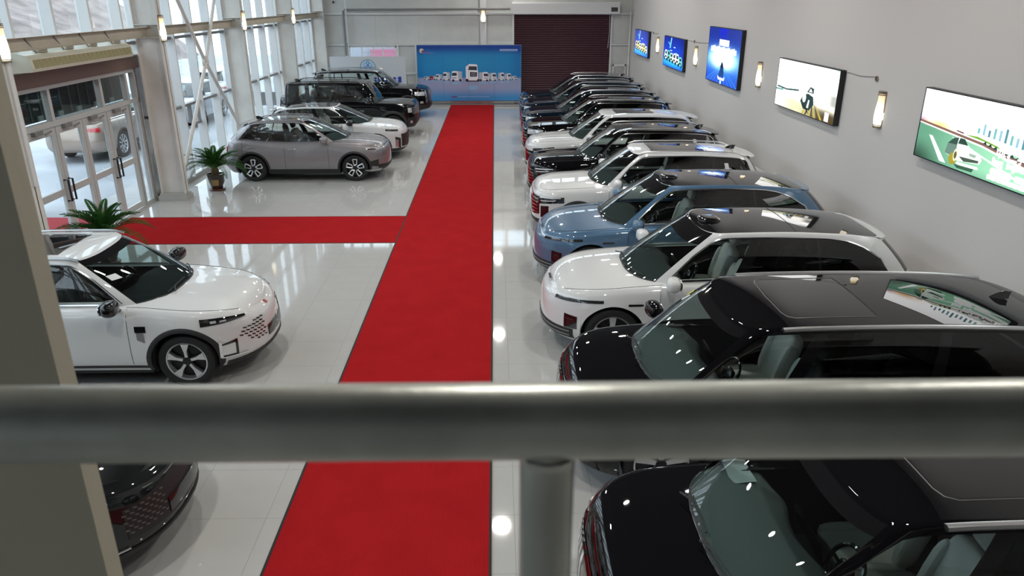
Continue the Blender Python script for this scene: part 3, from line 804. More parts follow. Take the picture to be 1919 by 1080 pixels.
# steel column on the back wall
def hcolumn(label, x, y, depth, width, along_x, z1, flange_in, group=None):
    t = thing('steel_column', label, 'column', (x, y, 0), 0, group)
    if along_x:      # web runs along x
        MB().bb(-depth, 0, -.012, .012, .16, z1).build('web', STEEL, t, smooth=False)
        MB().bb(-.022, 0, -width/2, width/2, .16, z1).build('flange', STEEL, t, smooth=False)
        MB().bb(-depth, -depth+.022, -width/2, width/2, .16, z1).build('flange', STEEL, t, smooth=False)
        for z in (3.84, 4.12): MB().bb(-depth+.02, -.02, -width/2+.01, width/2-.01, z-.008, z+.008).build('stiffener', STEEL, t, smooth=False)
        MB().bb(-depth-.06, .06, -width/2-.08, width/2+.08, 0, .12).bb(-depth-.03, .03, -width/2-.04, width/2+.04, .12, .17).build('pedestal', mat('pedestal_grey', (.45, .44, .41), rough=.4), t, smooth=False)
    else:
        MB().bb(-width/2, width/2, -.02, 0, 0, z1).build('flange', STEELW, t, smooth=False)
        MB().bb(-.01, .01, 0, .06, 0, z1).build('web', STEELW, t, smooth=False)
    return t
hcolumn('slim white steel column on the rear cladding above the blue banner', -.53, YB-.07, .1, .28, False, 7.0, None)
# roller shutter
sh = struct(MB().bb(.80, .88, YB-.06, YB+.05, 0, 4.05).build('door_5', STEELW, smooth=False))
MB().bb(5.32, 5.40, YB-.06, YB+.05, 0, 4.05).build('guide_rail', STEELW, sh, smooth=False)
MAROON = mat('maroon_slats', (0.045, 0.007, 0.017), rough=0.45, coat=0.0)
G = []; z = 0.0
while z < 4.0:
    for k in range(5): G.append((z+.1*k/5, .022*math.sin(math.pi*k/5)**.7))
    z += .1
s_ = MB(); s_.grid([[(.86, YB-.02-o_, zz), (5.34, YB-.02-o_, zz)] for zz, o_ in G])
tag(s_.build('slat_curtain', MAROON, sh), kind='stuff')
hb = MB(); hb.prism([(YB-.40, 4.0), (YB+.05, 4.0), (YB+.05, 4.5), (YB-.36, 4.5), (YB-.40, 4.44)], 'x', .78, 5.66)
hb.build('shutter_housing', STEELW, sh, smooth=False)
MB().bb(5.26, 5.56, YB-.415, YB-.40, 4.10, 4.28).build('control_window', GLOSSBLACK, sh, smooth=False)
MB().tube([(5.25, YB-.06, 4.0), (5.27, YB-.09, 3.2), (5.22, YB-.08, 2.5)], .010, 6).build('pull_chain', STEELW, sh)
# pipes, camera and notice on the back wall
MB().tube([(-6.85, YB-.15, 2.2), (-6.86, YB-.15, 4.12), (-6.8, YB-.15, 4.18), (.7, YB-.15, 4.22)], .045, 10).build('p', GREYBAR)
o = bpy.data.objects['p']; o.name = 'heating_pipe'; tag(o, 'dark grey pipe running along the rear cladding and down beside the window', 'pipe')
tag(MB().tube([(-6.70, YB-.235, 1.9), (-6.74, YB-.235, 7.2)], .022, 8).build('conduit', STEELW), 'thin white conduit rising beside the dark pipe on the rear cladding', 'pipe')
t = thing('security_camera', 'small black dome camera on the rear cladding near the corner column', 'camera', (-7.28, YB-.02, 4.5))
MB().sel((0, -.05, 0), (.10, .10, .10), 1, 1, 14, 10).build('dome', GLOSSBLACK, t); MB().lathe([(.001, -.02), (.06, -.02), (.06, .05), (.001, .05)], 16, 'y').build('mount', STEELW, t)
t = thing('notice_frame', 'white framed notice leaning beside the maroon roller shutter', 'notice', (5.80, YB-.05, 0))
for a in ((-.31, -.26, .35, 1.78), (.26, .31, .35, 1.78)): MB().bb(a[0], a[1], -.04, 0, a[2], a[3]).build('frame_side', STEELW, t, smooth=False)
MB().bb(-.31, .31, -.04, 0, 1.70, 1.78).build('frame_top', STEELW, t, smooth=False); MB().bb(-.31, .31, -.04, 0, 0, .43).build('frame_base', STEELW, t, smooth=False)
MB().bb(-.26, .26, -.02, -.01, .43, 1.70).build('notice_sheet', mat('notice_sheet', (.45, .44, .44), rough=.6, noise=(7, .25, 3)), t, smooth=False)
tag(MB().tube([(6.20, YB-.20, 0), (6.20, YB-.20, 4.1)], .035, 8).build('riser_pipe', STEELW), 'white riser pipe in the corner beside the framed notice', 'pipe')
# ---- glazed left wall
COLY = [-5.6, .4, 6.4, 12.4, 18.4, 24.4, 30.4, 36.0]
MUL = [17.64+1.34*k for k in range(-17, 14)]
def glazing(n, ya, yb, z0):
    s0 = struct(MB().bb(XG-.06, XG+.12, ya, yb, max(0, z0-.02) if z0 > 1 else 0, max(.14, z0)).build('window_%d' % n, mat('sill_stone', (.34, .35, .33), rough=.4), smooth=False))
    ys = [ya]+[m for m in MUL if ya+.35 < m < yb-.35]+[yb]; z0 = max(z0, .14)
    zs = [z for z in (z0, 2.0, 3.73, 5.4, 7.0) if z >= z0]
    for i, y in enumerate(ys):
        if i == 0 and n > 2: y = y+.0; first = True
        else: first = False
        if not first: MB().bb(XG-.03, XG+.21, y-.035, y+.035, z0, 7.0).build('mullion', STEELW, s0, smooth=False)
        if i == len(ys)-1: break
        for k, z in enumerate(zs[1:]):
            MB().bb(XG-.02, XG+(.14 if z < 5 else .05), y+.035, ys[i+1]-.035, z-.035, z+.035).build('transom', GREYBAR, s0, smooth=False)
        for a, b in zip(zs[:-1], zs[1:]):
            MB().bb(XG-.004, XG+.004, y+.036, ys[i+1]-.036, a+.02, b-.02).build('pane', PANE, s0, smooth=False)
    MB().bb(XG-.05, XG+.12, ya, yb, 7.0, ZC).build('head_panel', STEEL, s0, smooth=False)
    return s0
glazing(2, YF, .4, 0); glazing(3, .4, 6.4, 0); glazing(4, 6.4, 12.4, 0); glazing(5, 12.4, 18.4, 3.47)
wn = glazing(6, 18.4, 24.4, 0); glazing(7, 24.4, 30.4, 0); glazing(8, 30.4, YB, 0)
# opening casement low in the bay behind the brace
for (a, b, c, d) in ((20.98, 21.72, 1.40, 1.47), (20.98, 21.05, 1.40, 2.0), (21.62, 21.69, 1.40, 2.0)):
    MB().bb(XG+.0, XG+.09, a, b, c, d).build('casement_bar', GREYBAR, wn, smooth=False)
labs = {12.4: 'beige steel column beside the entrance doors and air curtain', 18.4: 'beige steel column between the entrance doors and the cross brace', 24.4: 'beige steel column behind the grey crossover',
        30.4: 'beige steel column behind the boxy black off-roader', 36.0: 'beige steel corner column next to the rear cladding'}
for y in COLY: hcolumn(labs.get(y, 'beige steel column of the glazed wall near the mezzanine'), -7.70, y, .58, .26, True, 7.3, None, None if y in labs else 'columns by the mezzanine')
for ya, yb, lb in ((-5.6, .4, 0), (.4, 6.4, 0), (6.4, 12.4, 0), (12.4, 18.4, 'beige channel beam above the entrance doors'), (18.4, 24.4, 'beige channel beam crossed by the diagonal brace'), (24.4, 30.4, 'beige channel beam behind the grey and white crossovers'), (30.4, 36.0, 'beige channel beam in the last bay by the rear cladding')):
    b = MB(); x = -8.02
    b.bb(x-.01, x, ya+.02, yb-.02, 3.85, 4.07).bb(x, x+.08, ya+.02, yb-.02, 4.06, 4.07).bb(x, x+.08, ya+.02, yb-.02, 3.85, 3.86)
    tag(b.build('steel_beam', STEELB, smooth=False), lb or 'beige channel beam of the glazed wall near the mezzanine', 'beam', None if lb else 'beams by the mezzanine')
tag(MB().bb(-7.70, -7.665, 12.365, 12.435, 1.76, 3.72).build('cable_duct', STEELW, smooth=False), 'white cable duct on the column beside the entrance doors', 'cable duct')
# diagonal cross brace
cb = thing('cross_brace', 'white diagonal cross brace of two crossing bars in front of the glazing', 'brace', (-7.86, 21.3, 0))
for s in (-1, 1): MB().tube([(0, -2.70*s, .40), (0, 0, 3.05), (0, 2.70*s, 6.35)], .05, 8).build('brace_bar', STEEL, cb)
MB().lathe([(.001, -.03), (.17, -.03), (.17, .03), (.001, .03)], 20, 'x', (0, 0, 3.05)).build('gusset', STEEL, cb)
# ---- entrance doors
XD = -8.5; DF = mat('door_frame_grey', (.52, .53, .52), rough=.35); BR = mat('brown_header', (.17, .105, .085), rough=.45)
fr = struct(MB().bb(XD-.06, XD+.06, 12.55, 18.28, 2.40, 2.50).build('trim_1', DF, smooth=False))
MB().bb(XD-.06, XD+.06, 12.55, 18.28, 3.08, 3.16).build('head_rail', DF, fr, smooth=False)
for y in (12.60, 13.66, 14.65, 16.62, 17.80, 18.24): MB().bb(XD-.05, XD+.07, y-.045, y+.045, 2.5, 3.08).build('transom_post', DF, fr, smooth=False)
for a, b in ((12.64, 13.61), (13.71, 14.6), (14.7, 16.57), (16.67, 17.75), (17.85, 18.2)): MB().bb(XD-.004, XD+.004, a, b, 2.5, 3.08).build('transom_pane', PANE, fr, smooth=False)
MB().bb(XD-.05, XD+.05, 18.20, 18.30, 0, 2.4).build('jamb', DF, fr, smooth=False); MB().bb(XD-.05, XD+.05, 12.55, 12.64, 0, 2.4).build('jamb', DF, fr, smooth=False)
MB().bb(XD-.05, XD+.05, 17.78, 17.84, 0, 2.4).build('jamb', DF, fr, smooth=False); MB().bb(XD-.004, XD+.004, 17.84, 18.2, .08, 2.4).build('sidelight_pane', PANE, fr, smooth=False)
MB().bb(XD-.05, XD+.05, 17.84, 18.2, 0, .08).build('sidelight_sill', DF, fr, smooth=False)
MB().bb(XD-.08, XD+.10, 12.55, 18.6, 3.16, 3.45).build('header_board', BR, fr, smooth=False)
MB().bb(XD-.1, XD+.10, 18.30, 18.55, 0, 3.16).build('stainless_jamb', STAIN, fr, smooth=False)
BLACKH = mat('black_handle', (.01, .01, .012), rough=.3)
for i, (a, b, hs) in enumerate(((13.66, 14.66, 1), (14.70, 15.68, 1), (15.70, 16.70, -1), (16.74, 17.76, -1))):
    d = struct(MB().bb(XD-.03, XD+.03, a, a+.11, 0.02, 2.38).build('door_%d' % (i+1), DF, smooth=False))
    MB().bb(XD-.03, XD+.03, b-.11, b, .02, 2.38).build('stile', DF, d, smooth=False)
    for z0, z1 in ((.02, .16), (1.07, 1.20), (2.24, 2.38)): MB().bb(XD-.03, XD+.03, a+.11, b-.11, z0, z1).build('rail', DF, d, smooth=False)
    for z0, z1 in ((.16, 1.07), (1.20, 2.24)): MB().bb(XD-.004, XD+.004, a+.11, b-.11, z0, z1).build('pane', PANE, d, smooth=False)
    yh = (b-.06) if i in (0, 2) else (a+.06)
    yh2 = yh-(.12 if i in (0, 2) else -.12)
    MB().tube([(XD+.03, yh, 1.36), (XD+.11, yh, 1.36), (XD+.11, yh, .94), (XD+.03, yh, .94)], .02, 8).build('handle', BLACKH, d)
    MB().box((XD+.07, (a+b)/2-.15, 2.36), (.08, .26, .08)).box((XD+.12, (a+b)/2+.12, 2.33), (.02, .42, .03), Matrix.Rotation(.25, 3, 'Z')).build('closer', GREYBAR, d, smooth=False)
d = struct(MB().bb(XD-.03, XD+.03, 12.64, 12.75, .02, 2.38).build('door_6', DF, smooth=False)); MB().bb(XD-.03, XD+.03, 13.51, 13.62, .02, 2.38).build('stile', DF, d, smooth=False)
for z0, z1 in ((.02, .16), (1.07, 1.20), (2.24, 2.38)): MB().bb(XD-.03, XD+.03, 12.75, 13.51, z0, z1).build('rail', DF, d, smooth=False)
for z0, z1 in ((.16, 1.07), (1.20, 2.24)): MB().bb(XD-.004, XD+.004, 12.75, 13.51, z0, z1).build('pane', PANE, d, smooth=False)
# air curtain over the doors
AC = mat('air_curtain_ivory', (.60, .58, .48), rough=.45); ACG = mat('air_curtain_grille', (.30, .27, .13), rough=.6)
ac = thing('air_curtain', 'ivory air curtain unit with slatted grille hung above the entrance doors', 'air curtain', (-7.9, 13.4, 3.5))
MB().prism([(-.34, .34), (-.08, .27), (0, .22), (.02, .06), (0, 0), (-.34, -.02)], 'y', 0, 3.8).build('casing', AC, ac, smooth=False)
for k in range(22):
    y = .06+3.68*k/22
    MB().prism([(.0, .05), (.024, .06), (.012, .20), (-.005, .20)], 'y', y+.008, y+3.68/22-.012).build('grille_slat', ACG, ac, smooth=False)
for y in (.5, 1.4, 2.3, 3.3): MB().tube([(-.15, y, .28), (-.1, y-.35, .55)], .012, 6).build('hanger', GREYBAR, ac); MB().sel((-.2, y+.2, .32), (.18, .3, .08), .6, .6, 12, 8).build('fan_box', AC, ac)
# ---- wall sconces
def sconce_mat():
    m = mat('sconce_glass', (.8, .75, .65), rough=.4); nt = m.node_tree; b = nt.nodes['Principled BSDF']
    tc = nt.nodes.new('ShaderNodeTexCoord'); sx = nt.nodes.new('ShaderNodeSeparateXYZ'); nt.links.new(tc.outputs['Object'], sx.inputs[0])
    r = nt.nodes.new('ShaderNodeValToRGB'); mr = nt.nodes.new('ShaderNodeMapRange'); mr.inputs[1].default_value = 0; mr.inputs[2].default_value = .6; nt.links.new(sx.outputs[2], mr.inputs[0])
    nt.links.new(mr.outputs[0], r.inputs['Fac']); e = r.color_ramp.elements
    e[0].position = 0; e[0].color = (1, .80, .50, 1); e[1].position = 1; e[1].color = (.20, .12, .05, 1)
    q = r.color_ramp.elements.new(.14); q.color = (1.0, .93, .80, 1); q = r.color_ramp.elements.new(.50); q.color = (.95, .80, .52, 1); q = r.color_ramp.elements.new(.75); q.color = (.42, .29, .14, 1)
    nt.links.new(r.outputs['Color'], b.inputs['Emission Color']); b.inputs['Emission Strength'].default_value = 1.9
    return m
SCG = sconce_mat(); BRASS = mat('sconce_bronze', (.35, .30, .22), rough=.35, metal=.8)
def sconce(label, x, y, z, rz, group):
    t = thing('wall_sconce', label, 'sconce', (x, y, z), rz, group)       # local +x points into the hall
    prof = [(.080, .03), (.092, .10), (.10, .18), (.092, .30), (.078, .42), (.075, .55)]
    MB().lathe(prof, 16, a0=-math.pi/2, a1=math.pi/2).build('shade', SCG, t)
    for z0 in (.0, .02, .04): MB().lathe([(.07, z0), (.094, z0), (.094, z0+.012), (.07, z0+.012)], 16, a0=-math.pi/2, a1=math.pi/2).build('bottom_band', BRASS, t)
    for z0 in (.52, .545, .57): MB().lathe([(.03, z0), (.09, z0), (.09, z0+.014), (.03, z0+.014)], 16, a0=-math.pi/2, a1=math.pi/2).build('top_band', BRASS, t)
    MB().bb(-.004, .012, -.095, .095, 0, .585).build('back_plate', BRASS, t, smooth=False)
    return t
for y, lb in ((30.08, 'lit wall sconce between the two small blue light boxes'), (24.25, 'lit wall sconce between the blue row-of-vehicles light box and the tall blue one'), (18.25, 'lit wall sconce between the tall blue light box and the racing car light box'), (12.29, 'lit wall sconce between the racing car light box and the green road light box')):
    sconce(lb, XR, y, 2.70, math.pi, 'wall sconces on the right wall')
for y, lb in ((12.4, 'lit sconce on the column beside the air curtain'), (18.4, 'lit sconce on the column between doors and cross brace'), (24.4, 'lit sconce on the column behind the grey crossover'), (30.4, 'lit sconce on the column behind the boxy black off-roader')):
    sconce(lb, -7.70, y, 3.74, 0, 'sconces on the steel columns')
sconce('lit sconce on the slim column above the blue banner', -.53, YB-.09, 3.62, -math.pi/2, 'sconces on the steel columns')
# ---- radiators under the right wall
RAD = mat('radiator_white', (.68, .68, .66), rough=.4)
def radiator(y0, n, label):
    t = thing('radiator', label, 'radiator', (XR-.12, y0, 0), 0, 'radiators along the right wall')
    fin = MB(); fin.bb(-.05, .05, -.022, .022, .12, .92); fin.tube([(-.055, 0, .16), (-.055, 0, .88)], .018, 6); fme = fin.mesh('section', RAD)
    for k in range(n): link('section', fme, t, (0, .06*k, 0))
    MB().tube([(0, -.05, .2), (0, .06*n, .2)], .02, 8).build('pipe', RAD, t); MB().tube([(0, -.05, .84), (0, .06*n, .84)], .02, 8).build('pipe', RAD, t)
    for k in (0, n-1): MB().bb(-.02, .02, .06*k-.015, .06*k+.015, 0, .13).build('foot', RAD, t, smooth=False)
for y0, n, lb in ((8.9, 22, 'ribbed white radiator behind the white crossover with black roof'), (10.75, 30, 'ribbed white radiator on the wall between the white and blue crossovers'), (13.3, 26, 'ribbed white radiator behind the blue crossover'), (16.2, 26, 'ribbed white radiator behind the white rail-roofed crossover'), (22.0, 26, 'ribbed white radiator behind the white family crossover')):
    radiator(y0, n, lb)
# ---- carpets
def carpet(label, x0, x1, y0, y1, z, rx):
    t = thing('red_carpet', label, 'carpet', ((x0+x1)/2, (y0+y1)/2, 0)); a, b = (x1-x0)/2, (y1-y0)/2
    o = MB().bb(-a, a, -b, b, .0, z).build('pile', CARPET, t, smooth=False)
    if rx: 
        for s in (-1, 1): MB().bb(s*a-.013, s*a+.013, -b, b, 0, z+.002).build('binding', EDGE, t, smooth=False)
    else:
        for s in (-1, 1): MB().bb(-a, a, s*b-.008, s*b+.008, 0, z+.001).build('binding', EDGE, t, smooth=False)
    return t
carpet('long red carpet running down the aisle to the blue banner', -2.07, -.08, -2.0, 35.7, .009, True)
carpet('short red carpet leading from the entrance doors to the aisle carpet', -8.35, -2.078, 14.68, 16.68, .006, False)
# ---- railing and near pillar on the mezzanine
GALV = mat('galvanised_pipe', (.50, .51, .46), rough=.36, metal=.5, noise=(9, .2, 5), bump=(60, .03))
rl = thing('railing', 'galvanised pipe railing on the mezzanine edge with one welded post', 'railing', (0, .42, 3.1))
D = .49
def at_depth(px, py, k):
    v = cam_f+cam_r*((px-959.5)/F_PX)-cam_u*((py-540)/F_PX); return Vector((0, 0, CAM_H))+v*k
A = at_depth(-450, 799.5, D); B = at_depth(2400, 778.5, D); P = at_depth(1027, 788, D)
org = Vector((0, .42, 3.1))
MB().tube([A-org, B-org], .0255, 32).build('top_rail', GALV, rl)
MB().tube([Vector((P.x, P.y, 3.1))-org, P-org], .0185, 28).build('post', GALV, rl)
MB().lathe([(.0182, -.030), (.0195, -.026), (.0205, -.022)], 28, 'z', tuple(P-org)).build('weld', GALV, rl)
struct(MB().bb(-1.7, -.652, 1.0, 1.042, 3.1, ZC).build('trim_2', mat('pillar_beige', (.50, .465, .36), rough=.7, bump=(40, .1)), smooth=False))
# ---------------------------------------------------------------- flat prints
class Art:
    """a print w x h in metres built from coloured flat shapes; u to the right, v up (0..1)"""
    def __init__(s, w, h): s.w, s.h = w, h; s.v = []; s.f = []; s.c = []; s.k = 0
    def bg(s, fn, nu=24, nv=20):
        o = len(s.v)
        for i in range(nu+1):
            for j in range(nv+1): s.v.append((i/nu*s.w, j/nv*s.h, 0)); s.c.append(fn(i/nu, j/nv))
        for i in range(nu):
            for j in range(nv): a = o+i*(nv+1)+j; s.f.append((a, a+nv+1, a+nv+2, a+1))
    def poly(s, pts, col):
        s.k += 1; o = len(s.v); c = lin(col) if isinstance(col, str) else col
        for p in pts: s.v.append((p[0]*s.w, p[1]*s.h, s.k*.00006)); s.c.append(c)
        s.f.append(tuple(range(o, o+len(pts))))
    def rect(s, u0, v0, u1, v1, col): s.poly([(u0, v0), (u1, v0), (u1, v1), (u0, v1)], col)
    def disc(s, u, v, r, col, ry=None, n=20):
        ry = ry or r*s.w/s.h; s.poly([(u+r*math.cos(2*math.pi*k/n), v+ry*math.sin(2*math.pi*k/n)) for k in range(n)], col)
    def arc(s, pts, wd, col):
        for a, b in zip(pts[:-1], pts[1:]):
            dx, dy = (b[0]-a[0])*s.w, (b[1]-a[1])*s.h; l = math.hypot(dx, dy) or 1; nx, ny = -dy/l*wd/s.w, dx/l*wd/s.h
            s.poly([(a[0]-nx, a[1]-ny), (b[0]-nx, b[1]-ny), (b[0]+nx, b[1]+ny), (a[0]+nx, a[1]+ny)], col)
    def text(s, txt, u, v, size, col, bold=0.0):
        cu = bpy.data.curves.new('t', 'FONT'); cu.body = txt; cu.size = size; cu.offset = bold; cu.resolution_u = 2; ob = bpy.data.objects.new('t', cu); COL.objects.link(ob)
        dg = bpy.context.evaluated_depsgraph_get(); me = bpy.data.meshes.new_from_object(ob.evaluated_get(dg)); s.k += 1; o = len(s.v); c = lin(col)
        for q in me.vertices: s.v.append((u*s.w+q.co.x, v*s.h+q.co.y, s.k*.00006)); s.c.append(c)
        for p in me.polygons: s.f.append(tuple(i+o for i in p.vertices))
        bpy.data.objects.remove(ob); bpy.data.meshes.remove(me)
    def build(s, name, m, parent, mtx):
        me = bpy.data.meshes.new(name); me.from_pydata([tuple(mtx @ Vector(p)) for p in s.v], [], s.f); me.materials.append(m)
        at = me.color_attributes.new('col', 'FLOAT_COLOR', 'POINT')
        at.data.foreach_set('color', [x for c in s.c for x in (*c, 1.0)]); me.update(); return link(name, me, parent)
def mixc(a, b, t): a, b = (lin(a) if isinstance(a, str) else a), (lin(b) if isinstance(b, str) else b); t = min(max(t, 0), 1); return tuple(x+(y-x)*t for x, y in zip(a, b))
def addc(a, b, k): return tuple(x+y*k for x, y in zip(a, b))
LB = print_mat('lightbox_film', 1.25, .15)
FRAME = mat('lightbox_frame', (.012, .012, .014), rough=.4)
def lightbox(label, yl, yr, z0, z1, art, cable=None):
    t = thing('light_box', label, 'light box', (XR, yl, z0), 0, None); w, h = yl-yr, z1-z0; dp = .10
    MB().bb(-dp+.004, 0, -w, 0, 0, h).build('case', FRAME, t, smooth=False)
    for a in ((-.02, 0, 0, h), (-w, -w+.02, 0, h)): MB().bb(-dp-.004, -dp+.004, a[0], a[1], a[2], a[3]).build('frame_side', FRAME, t, smooth=False)
    for a in ((0, .015), (h-.015, h)): MB().bb(-dp-.004, -dp+.004, -w, 0, a[0], a[1]).build('frame_edge', FRAME, t, smooth=False)
    art.build('film', LB, t, Matrix(((0, 0, -1, -dp), (-1, 0, 0, 0), (0, 1, 0, 0), (0, 0, 0, 1))))
    return t
def vehicle_row(a, cols, u0, u1, vb, sz):
    n = len(cols)
    for k, c in enumerate(cols):
        u = u0+(u1-u0)*(k+.5)/n; w = (u1-u0)/n*.62; v = vb-.10*k/n; h = sz*(1+.1*math.sin(k*2.1))
        a.poly([(u-w*.8, v), (u+w*.8, v-.02), (u+w*.8, v+h*.55), (u+w*.55, v+h), (u-w*.5, v+h), (u-w*.8, v+h*.6)], c)
        a.poly([(u-w*.5, v+h*.52), (u+w*.55, v+h*.5), (u+w*.4, v+h*.85), (u-w*.38, v+h*.85)], '0c2b3c')
        a.rect(u-w*.45, v+h*.12, u+w*.45, v+h*.34, '15323c'); a.disc(u-w*.6, v, w*.22, '071018'); a.disc(u+w*.6, v-.02, w*.22, '071018')
def blue_sky(u, v):
    c = mixc('0a50d8', '0528a0', v); c = mixc(c, '38c8ff', max(0, 1-abs(v-.16)/.16)*(.9-.6*abs(u-.5)))
    return mixc(c, '001a70', sstep(.55, 1, v)*.5+.4*sstep(.7, 1, u))
for lb, yl, yr, cols in (('small blue light box nearest the roller shutter with yellow and white vehicles', 34.7, 31.63, ('f0c8c0', 'e8f040', 'ffffff', 'fff8d0', 'f8e840', 'ffffff')), ('blue light box with a row of white and teal vehicles', 28.64, 25.55, ('ffffff', '58c8b8', 'c8f0d8', 'ffffff', 'e8ffe8', '80d8d0'))):
    a = Art(yl-yr, 1.03); a.bg(blue_sky); a.poly([(.30, .62), (.36, .98), (.40, .97), (.36, .64)], '7fd0ff'); a.poly([(.22, .80), (.36, .66), (.38, .70), (.24, .84)], '58b8ff')
    for q in ((.55, .68), (.40, .56), (.65, .50)): a.disc(q[0], q[1], .05, 'b8e8ff', .018)
    vehicle_row(a, cols, .06, .94, .26, .28); lightbox(lb, yl, yr, 2.38, 3.41, a)
a = Art(3.03, 1.46)
def glow(u, v):
    c = mixc('0838b0', '0c2888', v); r = math.hypot((u-.5)*.9, (v-.46)*1.9); c = addc(c, (1.1, 1.6, 1.9), 2.6*math.exp(-(r/.24)**2)); c = addc(c, (.1, .5, 1), .55*math.exp(-((v-.42)/.20)**2))
    return mixc(c, '0018c8', .7*sstep(.13, .09, abs(u-.46))*sstep(.72, .95, v))
a.bg(glow, 48, 40)
a.rect(.36, .69, .66, .80, 'ffffff'); a.rect(.40, .71, .48, .78, 'd0ecff'); a.rect(.52, .71, .62, .78, 'd0ecff')
for k in range(16): a.rect(.10+.05*k, .56+.01*(k % 2), .14+.05*k, .655+.012*((k*7) % 3), 'ffffff')
for k in range(9): a.arc([(.5, .36), (.02+.12*k, .02)], .008, '38a8ff')
for k in range(11): a.arc([(.04, .03+.02*k), (.96, .03+.02*k)], .004, '1868e8')
a.poly([(.46, .30), (.56, .30), (.58, .22), (.57, .14), (.42, .14), (.44, .22)], '0a3c78'); a.poly([(.48, .40), (.53, .40), (.56, .30), (.46, .30)], '06162e')
a.arc([(.40, .14), (.42, .10), (.60, .10), (.61, .15)], .03, 'ffffff'); a.rect(.48, .01, .52, .07, 'e0ffff')
lightbox('tall blue light box with a white glow over a road', 22.65, 19.62, 2.46, 3.93, a)
a = Art(3.10, .98)
def race(u, v):
    c = mixc('fff8ea', 'ffffff', v); c = tuple(2.0*x for x in c)
    road = sstep(.44-.10*u, .22-.10*u, v); c = mixc(c, '8f9a2c', road*.75*sstep(.0, .6, u+.25)); c = mixc(c, '453608', road*sstep(.5, 1.0, u+.45*(.4-v)))
    c = mixc(c, '38786c', sstep(.75, 1.0, u)*sstep(.75, 1, v)*.8); return mixc(c, '1d4038', sstep(.80, .95, u)*sstep(.25, .35, v)*sstep(.62, .5, v)*.8)
a.bg(race, 40, 30)
for k in range(7): a.poly([(.50+.05*k, .02), (.53+.05*k, .02), (.60+.02*k, .26), (.59+.02*k, .26)], ('b8a038', '3a2c10')[k % 2])
a.arc([(.02, .42), (.2, .40), (.42, .45)], .018, '2c4c48'); a.arc([(.0, .36), (.14, .37)], .02, '68a098')
a.poly([(.46, .26), (.50, .40), (.58, .44), (.66, .40), (.68, .26), (.62, .12), (.52, .12)], '1c3430'); a.poly([(.55, .46), (.60, .58), (.66, .56), (.66, .46)], '24403c'); a.poly([(.58, .48), (.61, .55), (.64, .48)], 'ffffff')
a.poly([(.57, .16), (.59, .32), (.61, .32), (.60, .16)], 'ffffff'); a.disc(.52, .34, .03, 'd8f0e8'); a.poly([(.48, .22), (.56, .12), (.62, .04), (.58, .16)], '0e1a12'); a.rect(.86, .03, .92, .20, 'ffffff')
lightbox('white and yellow light box with a speeding racing car', 16.85, 13.75, 2.49, 3.48, a)
a = Art(3.05, .98)
def road5(u, v):
    hz = .60-.10*u; c = tuple(1.9*x for x in mixc('ffffff', 'fff4dc', 0)); r = math.hypot((u-.17)/.16, (v-.52)/.12); 
    c = mixc(c, '5868c8', sstep(.13, .02, u)*sstep(.70, .52, v)); c = mixc(c, 'ffb838', .9*math.exp(-r*r))
    g = mixc('2f7058', '98d8b0', .25+.75*sstep(0, .75, u)*sstep(.0, .25, v+.1)); g = mixc(g, '123828', sstep(.30, .0, u)*sstep(.35, 0, v)); g = mixc(g, '4a7068', sstep(.75, 1, u)*.6)
    return mixc(c, g, sstep(hz-.06, hz-.12, v))
a.bg(road5, 44, 34)
a.poly([(0, .545), (0, .515), (.5, .42), (1, .24), (1, .31), (.5, .46)], '7a5a50'); a.poly([(0, .50), (.5, .40), (1, .20), (1, .235), (.5, .425), (0, .515)], 'f4fff4')
a.poly([(.10, .36), (.13, .36), (.27, .05), (.22, .05)], 'ffffff'); a.poly([(.28, .42), (.3, .42), (1, .02), (.96, .0)], 'e8fff0')
a.poly([(.36, .50), (.50, .48), (.62, .44), (.60, .47), (.46, .52)], '70a030'); a.poly([(.30, .515), (.36, .50), (.36, .52), (.31, .53)], '582c30')
for k in range(15):
    u = .45+.036*k; h = .06+.10*abs(math.sin(k*1.7))*(1.3 if k in (4, 5) else .7); a.rect(u, .56-.006*k, u+.016, .57-.006*k+h, ('68b0a8', '88b8c8', '4f8890')[k % 3])
for k in range(14): a.poly([(.5+.036*k, .45-.012*k), (.53+.036*k, .445-.012*k), (.52+.036*k, .49-.012*k)], '1a3a30')
a.poly([(.25, .19), (.26, .33), (.30, .42), (.34, .45), (.37, .45), (.42, .36), (.50, .30), (.52, .24), (.51, .18), (.36, .13), (.32, .15)], 'd8e8dc'); a.poly([(.26, .33), (.30, .42), (.335, .44), (.33, .34)], '28483c')
a.poly([(.335, .36), (.345, .44), (.38, .44), (.41, .37)], '1c3c34'); a.poly([(.25, .19), (.26, .33), (.33, .34), (.335, .16)], '5f7c70'); a.disc(.315, .14, .030, '9a8c28', .08); a.disc(.332, .20, .016, 'd8d8b0', .085); a.disc(.332, .20, .010, '585030', .05)
a.poly([(.36, .20), (.50, .22), (.50, .19), (.40, .15)], '3c4c40'); a.poly([(.35, .12), (.50, .14), (.51, .11), (.42, .08), (.35, .09)], 'ffffff'); a.poly([(.33, .08), (.48, .10), (.47, .05), (.36, .04)], '28503c'); a.poly([(.43, .28), (.48, .28), (.47, .24), (.43, .25)], '90a898')
a.text('中国二手车', .60, .345, .135, 'ffffff', .007)
for k in range(6): a.rect(.845+.026*k, .35, .868+.026*k, .455, 'ffffff')
for k in range(22):
    if k in (4, 17): continue
    a.rect(.585+.0185*k, (.215 if k in (3, 7) else .245)-.004*(k % 3), .601+.0185*k, (.335 if k in (0, 5, 13, 18) else .305)+.004*(k % 2), 'ffffff')
for k in range(7): a.disc(.60+.018*k, .155, .014, 'ffffff', .05); 
for k in range(13): a.rect(.745+.019*k, .115, .762+.019*k, .195, 'ffffff')
